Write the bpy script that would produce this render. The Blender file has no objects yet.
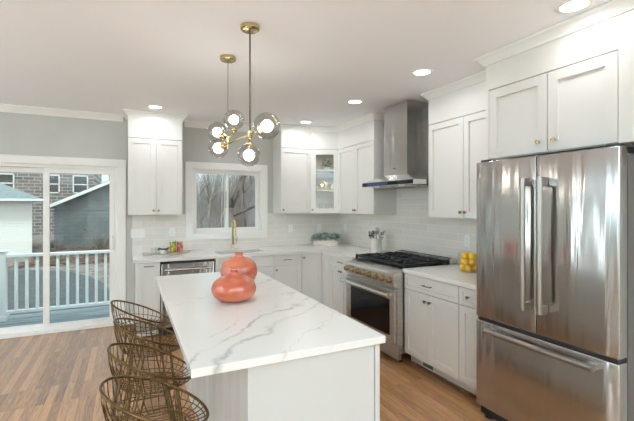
import bpy, bmesh, math, random
from mathutils import Vector, Matrix
S = bpy.context.scene
COL = S.collection
R = math.radians
PI = math.pi
random.seed(7)

# ------------------------------------------------------------------ camera, sky, light, exposure
cam = bpy.data.cameras.new('camera'); camo = bpy.data.objects.new('camera', cam); COL.objects.link(camo)
camo.location = (0, 0, 1.52); camo.rotation_euler = (R(90), 0, -0.44816)
cam.sensor_width = 36; cam.lens = 392.27 / 634 * 36; cam.shift_y = -5.29 / 634; cam.clip_start = .05; cam.clip_end = 300
S.camera = camo
S.view_settings.view_transform = 'Standard'; S.view_settings.look = 'None'
S.view_settings.gamma = 1; S.view_settings.exposure = 0.37; S.view_settings.use_curve_mapping = False
try:
    S.cycles.use_denoising = True; S.cycles.max_bounces = 12; S.cycles.transparent_max_bounces = 24
    S.cycles.diffuse_bounces = 10; S.cycles.glossy_bounces = 5; S.cycles.sample_clamp_indirect = 6
    S.cycles.caustics_reflective = False; S.cycles.caustics_refractive = False
except Exception: pass
W = bpy.data.worlds.new('overcast_sky'); S.world = W; W.use_nodes = True
nt = W.node_tree; bg = nt.nodes['Background']
sky = nt.nodes.new('ShaderNodeTexSky'); sky.sky_type = 'NISHITA'; sky.sun_disc = False
sky.sun_elevation = R(28); sky.sun_rotation = R(200); sky.air_density = 1.6; sky.dust_density = 4; sky.ozone_density = 1.5
mx = nt.nodes.new('ShaderNodeMixRGB'); mx.inputs[0].default_value = .72; mx.inputs[2].default_value = (1.0, 1.04, 1.07, 1)
sc_ = nt.nodes.new('ShaderNodeVectorMath'); sc_.operation = 'SCALE'; sc_.inputs['Scale'].default_value = .16
nt.links.new(sky.outputs[0], sc_.inputs[0]); nt.links.new(sc_.outputs[0], mx.inputs[1])
nt.links.new(mx.outputs[0], bg.inputs[0]); bg.inputs[1].default_value = .95

def area(name, loc, rot, sx, sy, e, col=(1, 1, 1), parent=None, shape='RECTANGLE', spread=180):
    l = bpy.data.lights.new(name, 'AREA'); l.shape = shape; l.size = sx; l.size_y = sy; l.energy = e; l.color = col
    l.spread = R(spread)
    o = bpy.data.objects.new(name, l); o.location = loc; o.rotation_euler = rot; COL.objects.link(o)
    if parent: o.parent = parent
    return o
# hazy sun, then added fill lamps at the unseen rear and left windows
sun = bpy.data.lights.new('hazy_sun', 'SUN'); sun.energy = 2.6; sun.angle = R(14); sun.color = (1, .97, .92)
suno = bpy.data.objects.new('hazy_sun', sun); suno.rotation_euler = (R(24), R(9), 0); COL.objects.link(suno)
FILL_COL = (.90, .96, 1.0)
area('fill_rear_window', (-2.9, -4.3, 1.35), (R(100), 0, 0), 1.9, 2.0, 14, FILL_COL)
area('fill_rear_window', (-.3, -4.3, 1.35), (R(100), 0, 0), 1.9, 2.0, 14, FILL_COL)
area('fill_rear_window', (2.0, -4.3, 1.35), (R(100), 0, 0), 1.5, 2.0, 10, FILL_COL)
area('fill_left_window', (-4.5, .9, 1.35), (0, R(-95), 0), 2.0, 1.4, 40, FILL_COL)
area('fill_left_window', (-4.5, 3.45, 1.35), (0, R(-95), 0), 2.0, .5, 18, FILL_COL)
area('fill_left_window', (-4.5, 4.7, 1.35), (0, R(-95), 0), 2.0, .5, 18, FILL_COL)
CAN_E = 3.3; BULB = 26.0; UP_E = 400

# ------------------------------------------------------------------ helpers
def lin(c):
    if max(c) > 1.0: c = [v / 255 for v in c]
    return tuple((v / 12.92 if v <= .04045 else ((v + .055) / 1.055) ** 2.4) for v in c[:3]) + (1,)
def mat(name, col, rough=.5, metal=0, **kw):
    m = bpy.data.materials.new(name); m.use_nodes = True
    b = m.node_tree.nodes['Principled BSDF']
    b.inputs['Base Color'].default_value = lin(col); b.inputs['Roughness'].default_value = rough; b.inputs['Metallic'].default_value = metal
    for k, v in kw.items(): b.inputs[k.replace('_', ' ')].default_value = v
    return m
def nd(m, typ, **kw):
    n = m.node_tree.nodes.new(typ)
    for k, v in kw.items(): setattr(n, k, v)
    return n
def lk(m, a, b): m.node_tree.links.new(a, b)
def bsdf(m): return m.node_tree.nodes['Principled BSDF']
def ramp(m, stops):
    r = nd(m, 'ShaderNodeValToRGB'); e = r.color_ramp.elements
    e[0].position, e[0].color = stops[0]; e[1].position, e[1].color = stops[-1]
    for p, c in stops[1:-1]:
        x = e.new(p); x.color = c
    return r
def coords(m, scale=(1, 1, 1), rot=(0, 0, 0), loc=(0, 0, 0)):
    t = nd(m, 'ShaderNodeTexCoord'); mp = nd(m, 'ShaderNodeMapping')
    mp.inputs['Scale'].default_value = scale; mp.inputs['Rotation'].default_value = rot; mp.inputs['Location'].default_value = loc
    lk(m, t.outputs['Object'], mp.inputs[0]); return mp.outputs[0]
def math_(m, op, a, b=None, c=None):
    n = nd(m, 'ShaderNodeMath', operation=op)
    for i, v in enumerate((a, b, c)):
        if v is None: continue
        if hasattr(v, 'links'): lk(m, v, n.inputs[i])
        else: n.inputs[i].default_value = v
    return n.outputs[0]
def noisy(m, c0, c1, scale=8, stretch=(1, 1, 1), detail=4, bump=0, lo=.35, hi=.65):
    v = coords(m, stretch); n = nd(m, 'ShaderNodeTexNoise'); n.inputs['Scale'].default_value = scale; n.inputs['Detail'].default_value = detail
    lk(m, v, n.inputs['Vector']); r = ramp(m, [(lo, lin(c0)), (hi, lin(c1))]); lk(m, n.outputs['Fac'], r.inputs[0])
    lk(m, r.outputs[0], bsdf(m).inputs['Base Color'])
    if bump:
        b = nd(m, 'ShaderNodeBump'); b.inputs['Strength'].default_value = bump; b.inputs['Distance'].default_value = .01
        lk(m, n.outputs['Fac'], b.inputs['Height']); lk(m, b.outputs[0], bsdf(m).inputs['Normal'])
    return m
def glass(name, tint=(1, 1, 1), refl=.12, rough=.0):
    m = bpy.data.materials.new(name); m.use_nodes = True; t = m.node_tree; t.nodes.clear()
    o = t.nodes.new('ShaderNodeOutputMaterial'); tr = t.nodes.new('ShaderNodeBsdfTransparent'); gl = t.nodes.new('ShaderNodeBsdfGlossy')
    tr.inputs[0].default_value = (*tint, 1); gl.inputs['Roughness'].default_value = rough
    lw = t.nodes.new('ShaderNodeLayerWeight'); lw.inputs[0].default_value = .5
    ml = t.nodes.new('ShaderNodeMath'); ml.operation = 'POWER'; ml.inputs[1].default_value = 5
    cl = t.nodes.new('ShaderNodeMath'); cl.operation = 'MULTIPLY_ADD'; cl.inputs[1].default_value = .75; cl.inputs[2].default_value = refl
    mix = t.nodes.new('ShaderNodeMixShader')
    t.links.new(lw.outputs['Facing'], ml.inputs[0]); t.links.new(ml.outputs[0], cl.inputs[0]); t.links.new(cl.outputs[0], mix.inputs[0])
    t.links.new(tr.outputs[0], mix.inputs[1]); t.links.new(gl.outputs[0], mix.inputs[2]); t.links.new(mix.outputs[0], o.inputs[0])
    return m
def emit(name, col, s):
    m = mat(name, col, .5); b = bsdf(m); b.inputs['Emission Color'].default_value = lin(col); b.inputs['Emission Strength'].default_value = s; return m

def BM(): return bmesh.new()
def box(bm, x0, x1, y0, y1, z0, z1, bev=0, seg=1):
    vs = [bm.verts.new((x, y, z)) for z in (z0, z1) for y in (y0, y1) for x in (x0, x1)]
    idx = [(0, 2, 3, 1), (4, 5, 7, 6), (0, 1, 5, 4), (2, 6, 7, 3), (0, 4, 6, 2), (1, 3, 7, 5)]
    fs = [bm.faces.new([vs[i] for i in f]) for f in idx]
    if bev:
        es = list({e for f in fs for e in f.edges})
        bmesh.ops.bevel(bm, geom=es, offset=bev, segments=seg, affect='EDGES', profile=.5)
    return bm
def prism(bm, pts, axis, a0, a1):
    """pts 2D polygon extruded along axis ('x': (y,z), 'y': (x,z), 'z': (x,y))"""
    def P(u, v, a): return {'x': (a, u, v), 'y': (u, a, v), 'z': (u, v, a)}[axis]
    A = [bm.verts.new(P(u, v, a0)) for u, v in pts]; B = [bm.verts.new(P(u, v, a1)) for u, v in pts]
    n = len(pts); fs = [bm.faces.new(A), bm.faces.new(B[::-1])]
    for i in range(n): fs.append(bm.faces.new([A[i], B[i], B[(i + 1) % n], A[(i + 1) % n]]))
    bmesh.ops.recalc_face_normals(bm, faces=fs); return bm
def ring_frame(d):
    d = d.normalized(); u = d.orthogonal().normalized(); return u, d.cross(u)
def tube(bm, pts, r, seg=8, closed=False, caps=True):
    pts = [Vector(p) for p in pts]; n = len(pts); rr = r if isinstance(r, (list, tuple)) else [r] * n
    u = None; rings = []
    for i in range(n):
        a = pts[(i - 1) % n] if (closed or i > 0) else pts[i]; b = pts[(i + 1) % n] if (closed or i < n - 1) else pts[i]
        d = (b - a).normalized()
        if u is None: u = d.orthogonal().normalized()
        u = (u - d * u.dot(d)); u = u.normalized() if u.length > 1e-6 else d.orthogonal().normalized()
        v = d.cross(u)
        rings.append([bm.verts.new(pts[i] + (u * math.cos(2 * PI * k / seg) + v * math.sin(2 * PI * k / seg)) * rr[i]) for k in range(seg)])
    for i in range(n if closed else n - 1):
        A, B = rings[i], rings[(i + 1) % n]; off = 0
        if closed and i == n - 1:
            off = min(range(seg), key=lambda o: sum((A[k].co - B[(k + o) % seg].co).length for k in range(seg)))
        for k in range(seg):
            bm.faces.new([A[k], A[(k + 1) % seg], B[(k + 1 + off) % seg], B[(k + off) % seg]])
    if caps and not closed:
        bm.faces.new(rings[0][::-1]); bm.faces.new(rings[-1])
    return bm
def lathe(bm, prof, seg=24, M=None, cx=0, cy=0):
    rings = []
    for r, z in prof:
        if r < 1e-5: rings.append([bm.verts.new((cx, cy, z))])
        else: rings.append([bm.verts.new((cx + r * math.cos(2 * PI * k / seg), cy + r * math.sin(2 * PI * k / seg), z)) for k in range(seg)])
    new = [v for g in rings for v in g]; fs = []
    for A, B in zip(rings, rings[1:]):
        for k in range(seg):
            a0, a1 = A[k % len(A)], A[(k + 1) % len(A)]; b0, b1 = B[k % len(B)], B[(k + 1) % len(B)]
            f = [a0]
            for q in (a1, b1, b0):
                if q not in f: f.append(q)
            if len(f) >= 3: fs.append(bm.faces.new(f))
    bmesh.ops.recalc_face_normals(bm, faces=fs)
    if M is not None: bmesh.ops.transform(bm, matrix=M, verts=new)
    return bm
def ball(bm, c, r, seg=16, rings=10, sc=(1, 1, 1)):
    prof = [(r * math.sin(PI * i / rings), -r * math.cos(PI * i / rings)) for i in range(rings + 1)]
    prof[0] = (0, -r); prof[-1] = (0, r)
    return lathe(bm, prof, seg, Matrix.Translation(c) @ Matrix.Diagonal((*sc, 1)))
def sweep(bm, path, prof, closed=False):
    """sweep a (out, z) profile along 2D path; out is to the right of travel; mitred"""
    n = len(path); P = [Vector(p) for p in path]; rings = []
    def nr(a, b): d = (b - a).normalized(); return Vector((d.y, -d.x))
    for i in range(n):
        if i == 0: m = nr(P[0], P[1]); k = 1
        elif i == n - 1: m = nr(P[-2], P[-1]); k = 1
        else:
            n1, n2 = nr(P[i - 1], P[i]), nr(P[i], P[i + 1]); m = (n1 + n2).normalized(); k = 1 / max(.2, m.dot(n1))
        rings.append([bm.verts.new((P[i].x + m.x * o * k, P[i].y + m.y * o * k, z)) for o, z in prof])
    q = len(prof); fs = []
    for A, B in zip(rings, rings[1:]):
        for k in range(q): fs.append(bm.faces.new([A[k], A[(k + 1) % q], B[(k + 1) % q], B[k]]))
    fs.append(bm.faces.new(rings[0])); fs.append(bm.faces.new(rings[-1][::-1]))
    bmesh.ops.recalc_face_normals(bm, faces=fs); return bm
def obj(name, bm, m, parent=None, smooth=False, loc=None):
    me = bpy.data.meshes.new(name); bm.to_mesh(me); bm.free()
    if smooth:
        for p in me.polygons: p.use_smooth = True
        if smooth == 'auto':
            try: me.set_sharp_from_angle(angle=R(40))
            except Exception: pass
    o = bpy.data.objects.new(name, me); COL.objects.link(o)
    if m: me.materials.append(m)
    if parent: o.parent = parent
    if loc: o.location = loc
    return o
def tag(o, label, cat, group=None, kind=None):
    o['label'] = label; o['category'] = cat
    if group: o['group'] = group
    if kind: o['kind'] = kind
    return o
def thing(name, label, cat, loc=(0, 0, 0), rz=0, group=None):
    o = bpy.data.objects.new(name, None); COL.objects.link(o); o.location = loc; o.rotation_euler = (0, 0, rz); o.empty_display_size = .05
    return tag(o, label, cat, group)
def struct(name, bm, m, parent=None, smooth=False):
    o = obj(name, bm, m, parent, smooth)
    if not parent: o['kind'] = 'structure'
    return o
def sroot(name):
    o = bpy.data.objects.new(name, None); COL.objects.link(o); o['kind'] = 'structure'; return o
def copy_tree(o, parent=None, label=None, loc=None, rz=None):
    c = o.copy(); COL.objects.link(c)
    if parent: c.parent = parent
    if label: c['label'] = label
    if loc: c.location = loc
    if rz is not None: c.rotation_euler = (0, 0, rz)
    for ch in list(o.children): copy_tree(ch, c)
    return c

# ------------------------------------------------------------------ materials
M_cab = mat('white_cabinet_paint', (218, 216, 211), .38)
M_trim = mat('white_trim_paint', (236, 235, 231), .4)
M_ceil = mat('ceiling_paint', (246, 248, 252), .9)
M_wall = noisy(mat('grey_wall_paint', (193, 193, 188), .85), (191, 191, 186), (196, 196, 191), 3)
M_plate = mat('white_plastic', (240, 240, 238), .35)
M_black = mat('black_iron', (22, 22, 24), .45)
M_dark = mat('dark_recess', (24, 23, 23), .6)
M_rubber = mat('dark_plastic', (30, 30, 32), .5)
M_brass = mat('brass', (206, 184, 138), .22, 1)
M_rod = mat('aged_bronze_rod', (112, 104, 92), .35, .9)
M_bronze = mat('bronze_knob', (150, 128, 92), .3, 1)
M_chrome = mat('chrome', (205, 203, 200), .15, 1)
M_gold = noisy(mat('gold_wire', (92, 67, 36), .32, .85), (78, 56, 30), (106, 79, 44), 30)
M_glass = glass('window_glass', (.89, .955, .96), .018)
M_cabglass = glass('cabinet_glass', (.93, .95, .94), .07)
M_globe = glass('smoked_globe_glass', (.80, .79, .77), .13)
M_jar = glass('clear_jar_glass', (.98, .985, .985), .03)
M_bulb = emit('bulb_glow', (255, 252, 246), BULB)
M_lens = emit('downlight_lens', (255, 250, 240), 6.0)
M_blue = emit('strip_blue_reflection', (34, 54, 98), .04)

def steel(name, col, rough, sx=3.0, amp=.3, aro=0.0):
    m = mat(name, col, rough, 1)
    v = coords(m, (sx, sx, .35)); n = nd(m, 'ShaderNodeTexNoise'); n.inputs['Scale'].default_value = 2.2; n.inputs['Detail'].default_value = 1.5
    n.inputs['Distortion'].default_value = .6
    lk(m, v, n.inputs['Vector'])
    v2 = coords(m, (1, 1, 400)); n2 = nd(m, 'ShaderNodeTexNoise'); n2.inputs['Scale'].default_value = 3; lk(m, v2, n2.inputs['Vector'])
    r = math_(m, 'MULTIPLY_ADD', n2.outputs['Fac'], .10, rough - .05); lk(m, r, bsdf(m).inputs['Roughness'])
    b = nd(m, 'ShaderNodeBump'); b.inputs['Strength'].default_value = amp; b.inputs['Distance'].default_value = .02
    lk(m, n.outputs['Fac'], b.inputs['Height']); lk(m, b.outputs[0], bsdf(m).inputs['Normal'])
    tg = nd(m, 'ShaderNodeTangent'); tg.direction_type = 'RADIAL'; tg.axis = 'Z'; lk(m, tg.outputs[0], bsdf(m).inputs['Tangent'])
    bsdf(m).inputs['Anisotropic'].default_value = .75; bsdf(m).inputs['Anisotropic Rotation'].default_value = aro
    return m
M_steel = steel('brushed_stainless', (184, 181, 178), .17, 4.5, .5, .25)
M_steel2 = steel('hood_stainless', (210, 208, 205), .2, 3.2, .45, .25)
M_hand = mat('handle_steel', (158, 152, 144), .3, 1)
M_champ = mat('champagne_brass', (204, 188, 150), .3, .9)
M_steel3 = steel('range_stainless', (200, 196, 190), .28, 2.0, .08, .25)
M_sink = mat('sink_steel', (122, 114, 106), .6, .2)
M_island_dim = mat('island_paint_dimmed', (194, 192, 187), .38)  # cabinet white greyed to stand for dimmer light on the island
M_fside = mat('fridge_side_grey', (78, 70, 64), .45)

def quartz():
    m = mat('white_quartz_grey_veins', (240, 239, 235), .18)
    t = nd(m, 'ShaderNodeTexCoord'); sp = nd(m, 'ShaderNodeSeparateXYZ'); lk(m, t.outputs['Object'], sp.inputs[0])
    n = nd(m, 'ShaderNodeTexNoise'); n.inputs['Scale'].default_value = 2.6; n.inputs['Detail'].default_value = 5; n.inputs['Roughness'].default_value = .55
    lk(m, t.outputs['Object'], n.inputs['Vector'])
    n2 = nd(m, 'ShaderNodeTexNoise'); n2.inputs['Scale'].default_value = 5.5; n2.inputs['Detail'].default_value = 3; lk(m, t.outputs['Object'], n2.inputs['Vector'])
    w = math_(m, 'SUBTRACT', n.outputs['Fac'], .5)
    total = None
    # each vein: normal (nx, ny), offset, warp amount, half width, strength
    for nx, ny, c, a, hw, st in ((.72, -.69, -.90, .45, .020, .72), (.72, -.69, -.79, .40, .022, .62), (.72, -.69, -1.02, .6, .010, .45),
                                 (-.2, .98, 2.50, .5, .012, .45), (.55, -.83, -1.95, .7, .012, .45), (.72, -.69, -.62, .5, .007, .4),
                                 (.6, .8, 4.6, .8, .007, .35), (.8, -.6, -2.6, .7, .007, .35), (.5, .85, 6.4, .7, .007, .35)):
        d = math_(m, 'ADD', math_(m, 'MULTIPLY', sp.outputs[0], nx), math_(m, 'MULTIPLY', sp.outputs[1], ny))
        d = math_(m, 'ADD', math_(m, 'SUBTRACT', d, c), math_(m, 'MULTIPLY', w, a))
        d = math_(m, 'DIVIDE', math_(m, 'ABSOLUTE', d), hw)
        s = math_(m, 'MULTIPLY', math_(m, 'MAXIMUM', math_(m, 'SUBTRACT', 1, d), 0), st)
        s = math_(m, 'MULTIPLY', s, math_(m, 'MINIMUM', math_(m, 'MAXIMUM', math_(m, 'MULTIPLY_ADD', n2.outputs['Fac'], 4, -1.45), .1), 1))
        total = s if total is None else math_(m, 'MAXIMUM', total, s)
    mxn = nd(m, 'ShaderNodeMixRGB'); lk(m, total, mxn.inputs[0]); mxn.inputs[1].default_value = lin((224, 222, 217)); mxn.inputs[2].default_value = lin((138, 134, 126))
    lk(m, mxn.outputs[0], bsdf(m).inputs['Base Color']); return m
M_quartz = quartz()

def wood_floor():
    m = mat('oak_plank_floor', (170, 120, 78), .33)
    v = coords(m, (1, 1, 1), (0, 0, R(90)))
    br = nd(m, 'ShaderNodeTexBrick'); br.offset = .37
    for k, val in (('Scale', 1), ('Brick Width', .9), ('Row Height', .058), ('Mortar Size', .0012), ('Mortar Smooth', .2), ('Bias', 0)): br.inputs[k].default_value = val
    br.inputs['Color1'].default_value = (0, 0, 0, 1); br.inputs['Color2'].default_value = (1, 1, 1, 1); br.inputs['Mortar'].default_value = (.5, .5, .5, 1)
    lk(m, v, br.inputs['Vector'])
    g = nd(m, 'ShaderNodeTexNoise'); g.inputs['Scale'].default_value = 5; g.inputs['Detail'].default_value = 6; g.inputs['Distortion'].default_value = 1.2
    off = nd(m, 'ShaderNodeVectorMath', operation='ADD'); lk(m, coords(m, (16, 1.1, 1)), off.inputs[0]); lk(m, br.outputs['Color'], off.inputs[1]); 
    lk(m, off.outputs[0], g.inputs['Vector'])
    f = math_(m, 'ADD', math_(m, 'MULTIPLY', br.outputs['Color'], .34), math_(m, 'MULTIPLY', g.outputs['Fac'], .86))
    r = ramp(m, [(.26, lin((96, 62, 35))), (.54, lin((150, 102, 60))), (.85, lin((188, 138, 90)))]); lk(m, f, r.inputs[0])
    dk = nd(m, 'ShaderNodeMixRGB'); dk.blend_type = 'MULTIPLY'; lk(m, math_(m, 'MULTIPLY', br.outputs['Fac'], .6), dk.inputs[0])
    lk(m, r.outputs[0], dk.inputs[1]); dk.inputs[2].default_value = (.25, .18, .12, 1); lk(m, dk.outputs[0], bsdf(m).inputs['Base Color'])
    b = nd(m, 'ShaderNodeBump'); b.inputs['Strength'].default_value = .12; b.inputs['Distance'].default_value = .004
    lk(m, g.outputs['Fac'], b.inputs['Height']); lk(m, b.outputs[0], bsdf(m).inputs['Normal'])
    lk(m, math_(m, 'MULTIPLY_ADD', g.outputs['Fac'], .2, .36), bsdf(m).inputs['Roughness'])
    bsdf(m).inputs['Coat Weight'].default_value = .7; bsdf(m).inputs['Coat Roughness'].default_value = .24; return m
M_floor = wood_floor()

def bricks(name, c1, c2, mort, bw, rh, ms, axis, rough=.3, bump=.3, tilt=.0):
    m = mat(name, c1, rough)
    t = nd(m, 'ShaderNodeTexCoord'); sp = nd(m, 'ShaderNodeSeparateXYZ'); cb = nd(m, 'ShaderNodeCombineXYZ')
    lk(m, t.outputs['Object'], sp.inputs[0]); lk(m, sp.outputs[axis], cb.inputs[0]); lk(m, sp.outputs[2], cb.inputs[1])
    br = nd(m, 'ShaderNodeTexBrick'); br.offset = .5
    for k, val in (('Scale', 1), ('Brick Width', bw), ('Row Height', rh), ('Mortar Size', ms), ('Mortar Smooth', .1), ('Bias', 0)): br.inputs[k].default_value = val
    br.inputs['Color1'].default_value = lin(c1); br.inputs['Color2'].default_value = lin(c2); br.inputs['Mortar'].default_value = lin(mort)
    lk(m, cb.outputs[0], br.inputs['Vector']); lk(m, br.outputs['Color'], bsdf(m).inputs['Base Color'])
    b = nd(m, 'ShaderNodeBump'); b.inputs['Strength'].default_value = bump; b.inputs['Distance'].default_value = .003; b.invert = True
    lk(m, br.outputs['Fac'], b.inputs['Height']); lk(m, b.outputs[0], bsdf(m).inputs['Normal']); return m
M_tileB = bricks('grey_glazed_tile', (228, 224, 217), (220, 216, 209), (237, 234, 228), .305, .0765, .003, 0)
M_tileR = bricks('grey_glazed_tile_right', (228, 224, 217), (220, 216, 209), (237, 234, 228), .305, .0765, .003, 1)
M_brickwall = bricks('weathered_brick', (128, 116, 112), (98, 90, 90), (168, 164, 162), .75, .26, .03, 0, .9, .5)

# ------------------------------------------------------------------ room shell
WX, WY, H = 3.10, 5.56, 2.66
LX, RY = -4.3, -4.1
b = BM(); box(b, LX - .15, WX + .15, RY - .15, WY + .16, -.12, 0); struct('floor', b, M_floor)
b = BM(); box(b, LX - .15, WX + .15, RY - .15, WY + .16, H, H + .1); struct('ceiling', b, M_ceil)
DX0, DX1, DZ = -1.731, -.125, 2.0      # sliding door opening
KX0, KX1, KZ0, KZ1 = .79, 1.757, 1.135, 2.015    # kitchen window opening
b = BM()
for x0, x1, z0, z1 in ((LX, DX0, 0, H), (DX0, DX1, DZ, H), (DX1, KX0, 0, H), (KX0, KX1, 0, KZ0), (KX0, KX1, KZ1, H), (KX1, WX + .15, 0, H)):
    box(b, x0, x1, WY, WY + .15, z0, z1)
struct('wall_back', b, M_wall)
b = BM(); box(b, WX, WX + .15, RY, WY, 0, H); struct('wall_right', b, M_wall)
def wall_with_windows(name, along, pos0, pos1, a0, a1, wins):
    b = BM(); c = a0
    def bx(u0, u1, z0, z1):
        if along == 'x': box(b, u0, u1, pos0, pos1, z0, z1)
        else: box(b, pos0, pos1, u0, u1, z0, z1)
    for u0, u1, z0, z1 in wins:
        bx(c, u0, 0, H); bx(u0, u1, 0, z0); bx(u0, u1, z1, H); c = u1
    bx(c, a1, 0, H); struct(name, b, M_wall)
added_rear_w = [(-3.9, -1.9, .3, 2.4), (-1.3, .7, .3, 2.4), (1.2, 2.8, .3, 2.4)]; added_left_w = [(.2, 1.6, .3, 2.4), (3.17, 3.73, .3, 2.4), (4.42, 4.98, .3, 2.4)]  # unseen windows, added for even light and reflections in the refrigerator
wall_with_windows('wall_rear', 'x', RY - .15, RY, LX, WX, added_rear_w)
wall_with_windows('wall_left', 'y', LX - .15, LX, RY, WY, added_left_w)
def added_window(name, along, pos, u0, u1, z0, z1):
    r = sroot(name); b = BM(); g = BM()
    def bx(bm, a, c, p0, p1, q0, q1):
        if along == 'x': box(bm, a, c, pos + p0, pos + p1, q0, q1)
        else: box(bm, pos + p0, pos + p1, a, c, q0, q1)
    s = 1 if along == 'x' else 1
    for a, c, q0, q1 in ((u0 - .09, u0, z0 - .09, z1 + .09), (u1, u1 + .09, z0 - .09, z1 + .09), (u0, u1, z1, z1 + .09), (u0, u1, z0 - .09, z0)): bx(b, a, c, .001, .02, q0, q1)
    m = (z0 + z1) / 2
    for a, c, q0, q1 in ((u0, u0 + .05, z0, z1), (u1 - .05, u1, z0, z1), (u0 + .05, u1 - .05, z1 - .05, z1), (u0 + .05, u1 - .05, z0, z0 + .05), (u0 + .05, u1 - .05, m - .03, m + .03)): bx(b, a, c, -.09, -.04, q0, q1)
    obj('window_frame', b, M_trim, r); bx(g, u0 + .05, u1 - .05, -.068, -.062, z0 + .05, z1 - .05); obj('pane', g, M_glass, r)
for i, (u0, u1, z0, z1) in enumerate(added_rear_w): added_window('window_%d' % (i + 2), 'x', RY, u0, u1, z0, z1)
for i, (u0, u1, z0, z1) in enumerate(added_left_w): added_window('window_%d' % (i + 5), 'y', LX, u0, u1, z0, z1)

# tile backsplash (thin slabs on the walls)
b = BM()
for x0, x1, z0, z1 in ((.045, .697, .91, 1.40), (.697, 1.853, .91, 1.045), (1.853, 3.092, .91, 1.40)): box(b, x0, x1, WY - .008, WY, z0, z1)
o = struct('backsplash', b, M_tileB)
b = BM()
for y0, y1, z0, z1 in ((2.09, 3.095, .91, 1.395), (3.095, 4.09, .91, 2.5), (4.09, WY - .008, .91, 1.395)): box(b, WX - .008, WX, y0, y1, z0, z1)
struct('backsplash', b, M_tileR)

# crown moulding on the walls
CROWN = [(0, 0), (.010, 0), (.014, .012), (.040, .044), (.050, .050), (.055, .055), (.055, .069), (0, .069)]
def crown_bm(path, z=2.589, sc=1.0): return sweep(BM(), path, [(o_ * sc, z + q) for o_, q in CROWN])
WC = [(0, -.01), (.012, -.01), (.02, .01), (.055, .05), (.07, .055), (.07, .069), (0, .069)]
def wall_crown(path): return sweep(BM(), path, [(o_, 2.589 + q) for o_, q in WC])
struct('trim_1', wall_crown([(LX + .001, WY - .001), (-.062, WY - .001)]), M_trim)
struct('trim_2', wall_crown([(.68, WY - .001), (1.87, WY - .001)]), M_trim)
b = BM(); box(b, DX1 + .10, .07, WY - .016, WY - .001, 0, .13); struct('baseboard_back', b, M_trim)
b = BM(); box(b, LX, LX + .016, RY, WY, 0, .13); struct('baseboard_left', b, M_trim)
b = BM(); box(b, LX + .02, WX - .02, RY, RY + .016, 0, .13); struct('baseboard_rear', b, M_trim)

# ------------------------------------------------------------------ sliding glass door
dr = sroot('door_1')
b = BM()
box(b, DX1, DX1 + .095, WY - .022, WY - .001, 0, DZ, .003); box(b, DX0 - .095, DX0, WY - .022, WY - .001, 0, DZ, .003)
box(b, DX0 - .095, DX1 + .098, WY - .024, WY - .001, DZ + .001, DZ + .095, .003)
obj('casing', b, M_trim, dr)
b = BM()
box(b, DX1 - .03, DX1, WY, WY + .14, 0, DZ); box(b, DX0, DX0 + .03, WY, WY + .14, 0, DZ); box(b, DX0 + .03, DX1 - .03, WY, WY + .14, DZ - .035, DZ); box(b, DX0 + .03, DX1 - .03, WY, WY + .14, .001, .035)
obj('door_frame', b, M_trim, dr)
def slider(name, x0, x1, y):
    b = BM(); st = .058
    box(b, x0, x0 + st, y, y + .035, .036, DZ - .036, .002); box(b, x1 - st, x1, y, y + .035, .036, DZ - .036, .002)
    box(b, x0 + st, x1 - st, y, y + .035, DZ - .095, DZ - .036); box(b, x0 + st, x1 - st, y, y + .035, .036, .105)
    o = obj(name, b, M_trim, dr)
    g = BM(); box(g, x0 + st, x1 - st, y + .014, y + .02, .105, DZ - .095); obj('pane', g, M_glass, o); return o
slider('fixed_panel', -1.70, -.86, WY + .07)
sp = slider('sliding_panel', -.905, DX1 - .031, WY + .02)
b = BM(); tube(b, [(DX1 - .055, WY + .021, .965), (DX1 - .055, WY - .02, .975), (DX1 - .055, WY - .02, 1.115), (DX1 - .055, WY + .021, 1.125)], .011, 8)
box(b, DX1 - .075, DX1 - .036, WY + .012, WY + .021, .93, 1.16, .002); obj('door_handle', b, M_plate, sp)

# ------------------------------------------------------------------ kitchen window
wr = sroot('window_1'); b = BM()
x0, x1, z0, z1 = KX0, KX1, KZ0, KZ1
box(b, x0 - .095, x0, WY - .024, WY - .0005, z0 - .092, z1 + .095, .003); box(b, x1, x1 + .095, WY - .024, WY - .0005, z0 - .092, z1 + .095, .003)
box(b, x0, x1, WY - .024, WY - .0005, z1, z1 + .095, .003); box(b, x0, x1, WY - .024, WY - .0005, z0 - .092, z0, .003)
obj('casing', b, M_trim, wr)
b = BM()
box(b, x0, x0 + .012, WY, WY + .13, z0, z1); box(b, x1 - .012, x1, WY, WY + .13, z0, z1); box(b, x0 + .012, x1 - .012, WY, WY + .13, z1 - .012, z1); box(b, x0 + .012, x1 - .012, WY, WY + .13, z0, z0 + .012)
obj('jamb', b, M_trim, wr)
for nm, a, c, y in (('sash', x0 + .013, 1.29, WY + .04), ('sash', 1.235, x1 - .013, WY + .075)):
    b = BM(); s = .045
    box(b, a, a + s, y, y + .03, z0 + .013, z1 - .013); box(b, c - s, c, y, y + .03, z0 + .013, z1 - .013); box(b, a + s, c - s, y, y + .03, z1 - .013 - s, z1 - .013); box(b, a + s, c - s, y, y + .03, z0 + .013, z0 + .065)
    o = obj(nm, b, M_trim, wr); g = BM(); box(g, a + s, c - s, y + .012, y + .018, z0 + .065, z1 - .013 - s); obj('pane', g, M_glass, o)
b = BM(); box(b, 1.238, 1.262, WY + .03, WY + .0395, 1.48, 1.72, .002); obj('latch', b, mat('almond_latch', (206, 196, 172), .5), wr)

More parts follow.
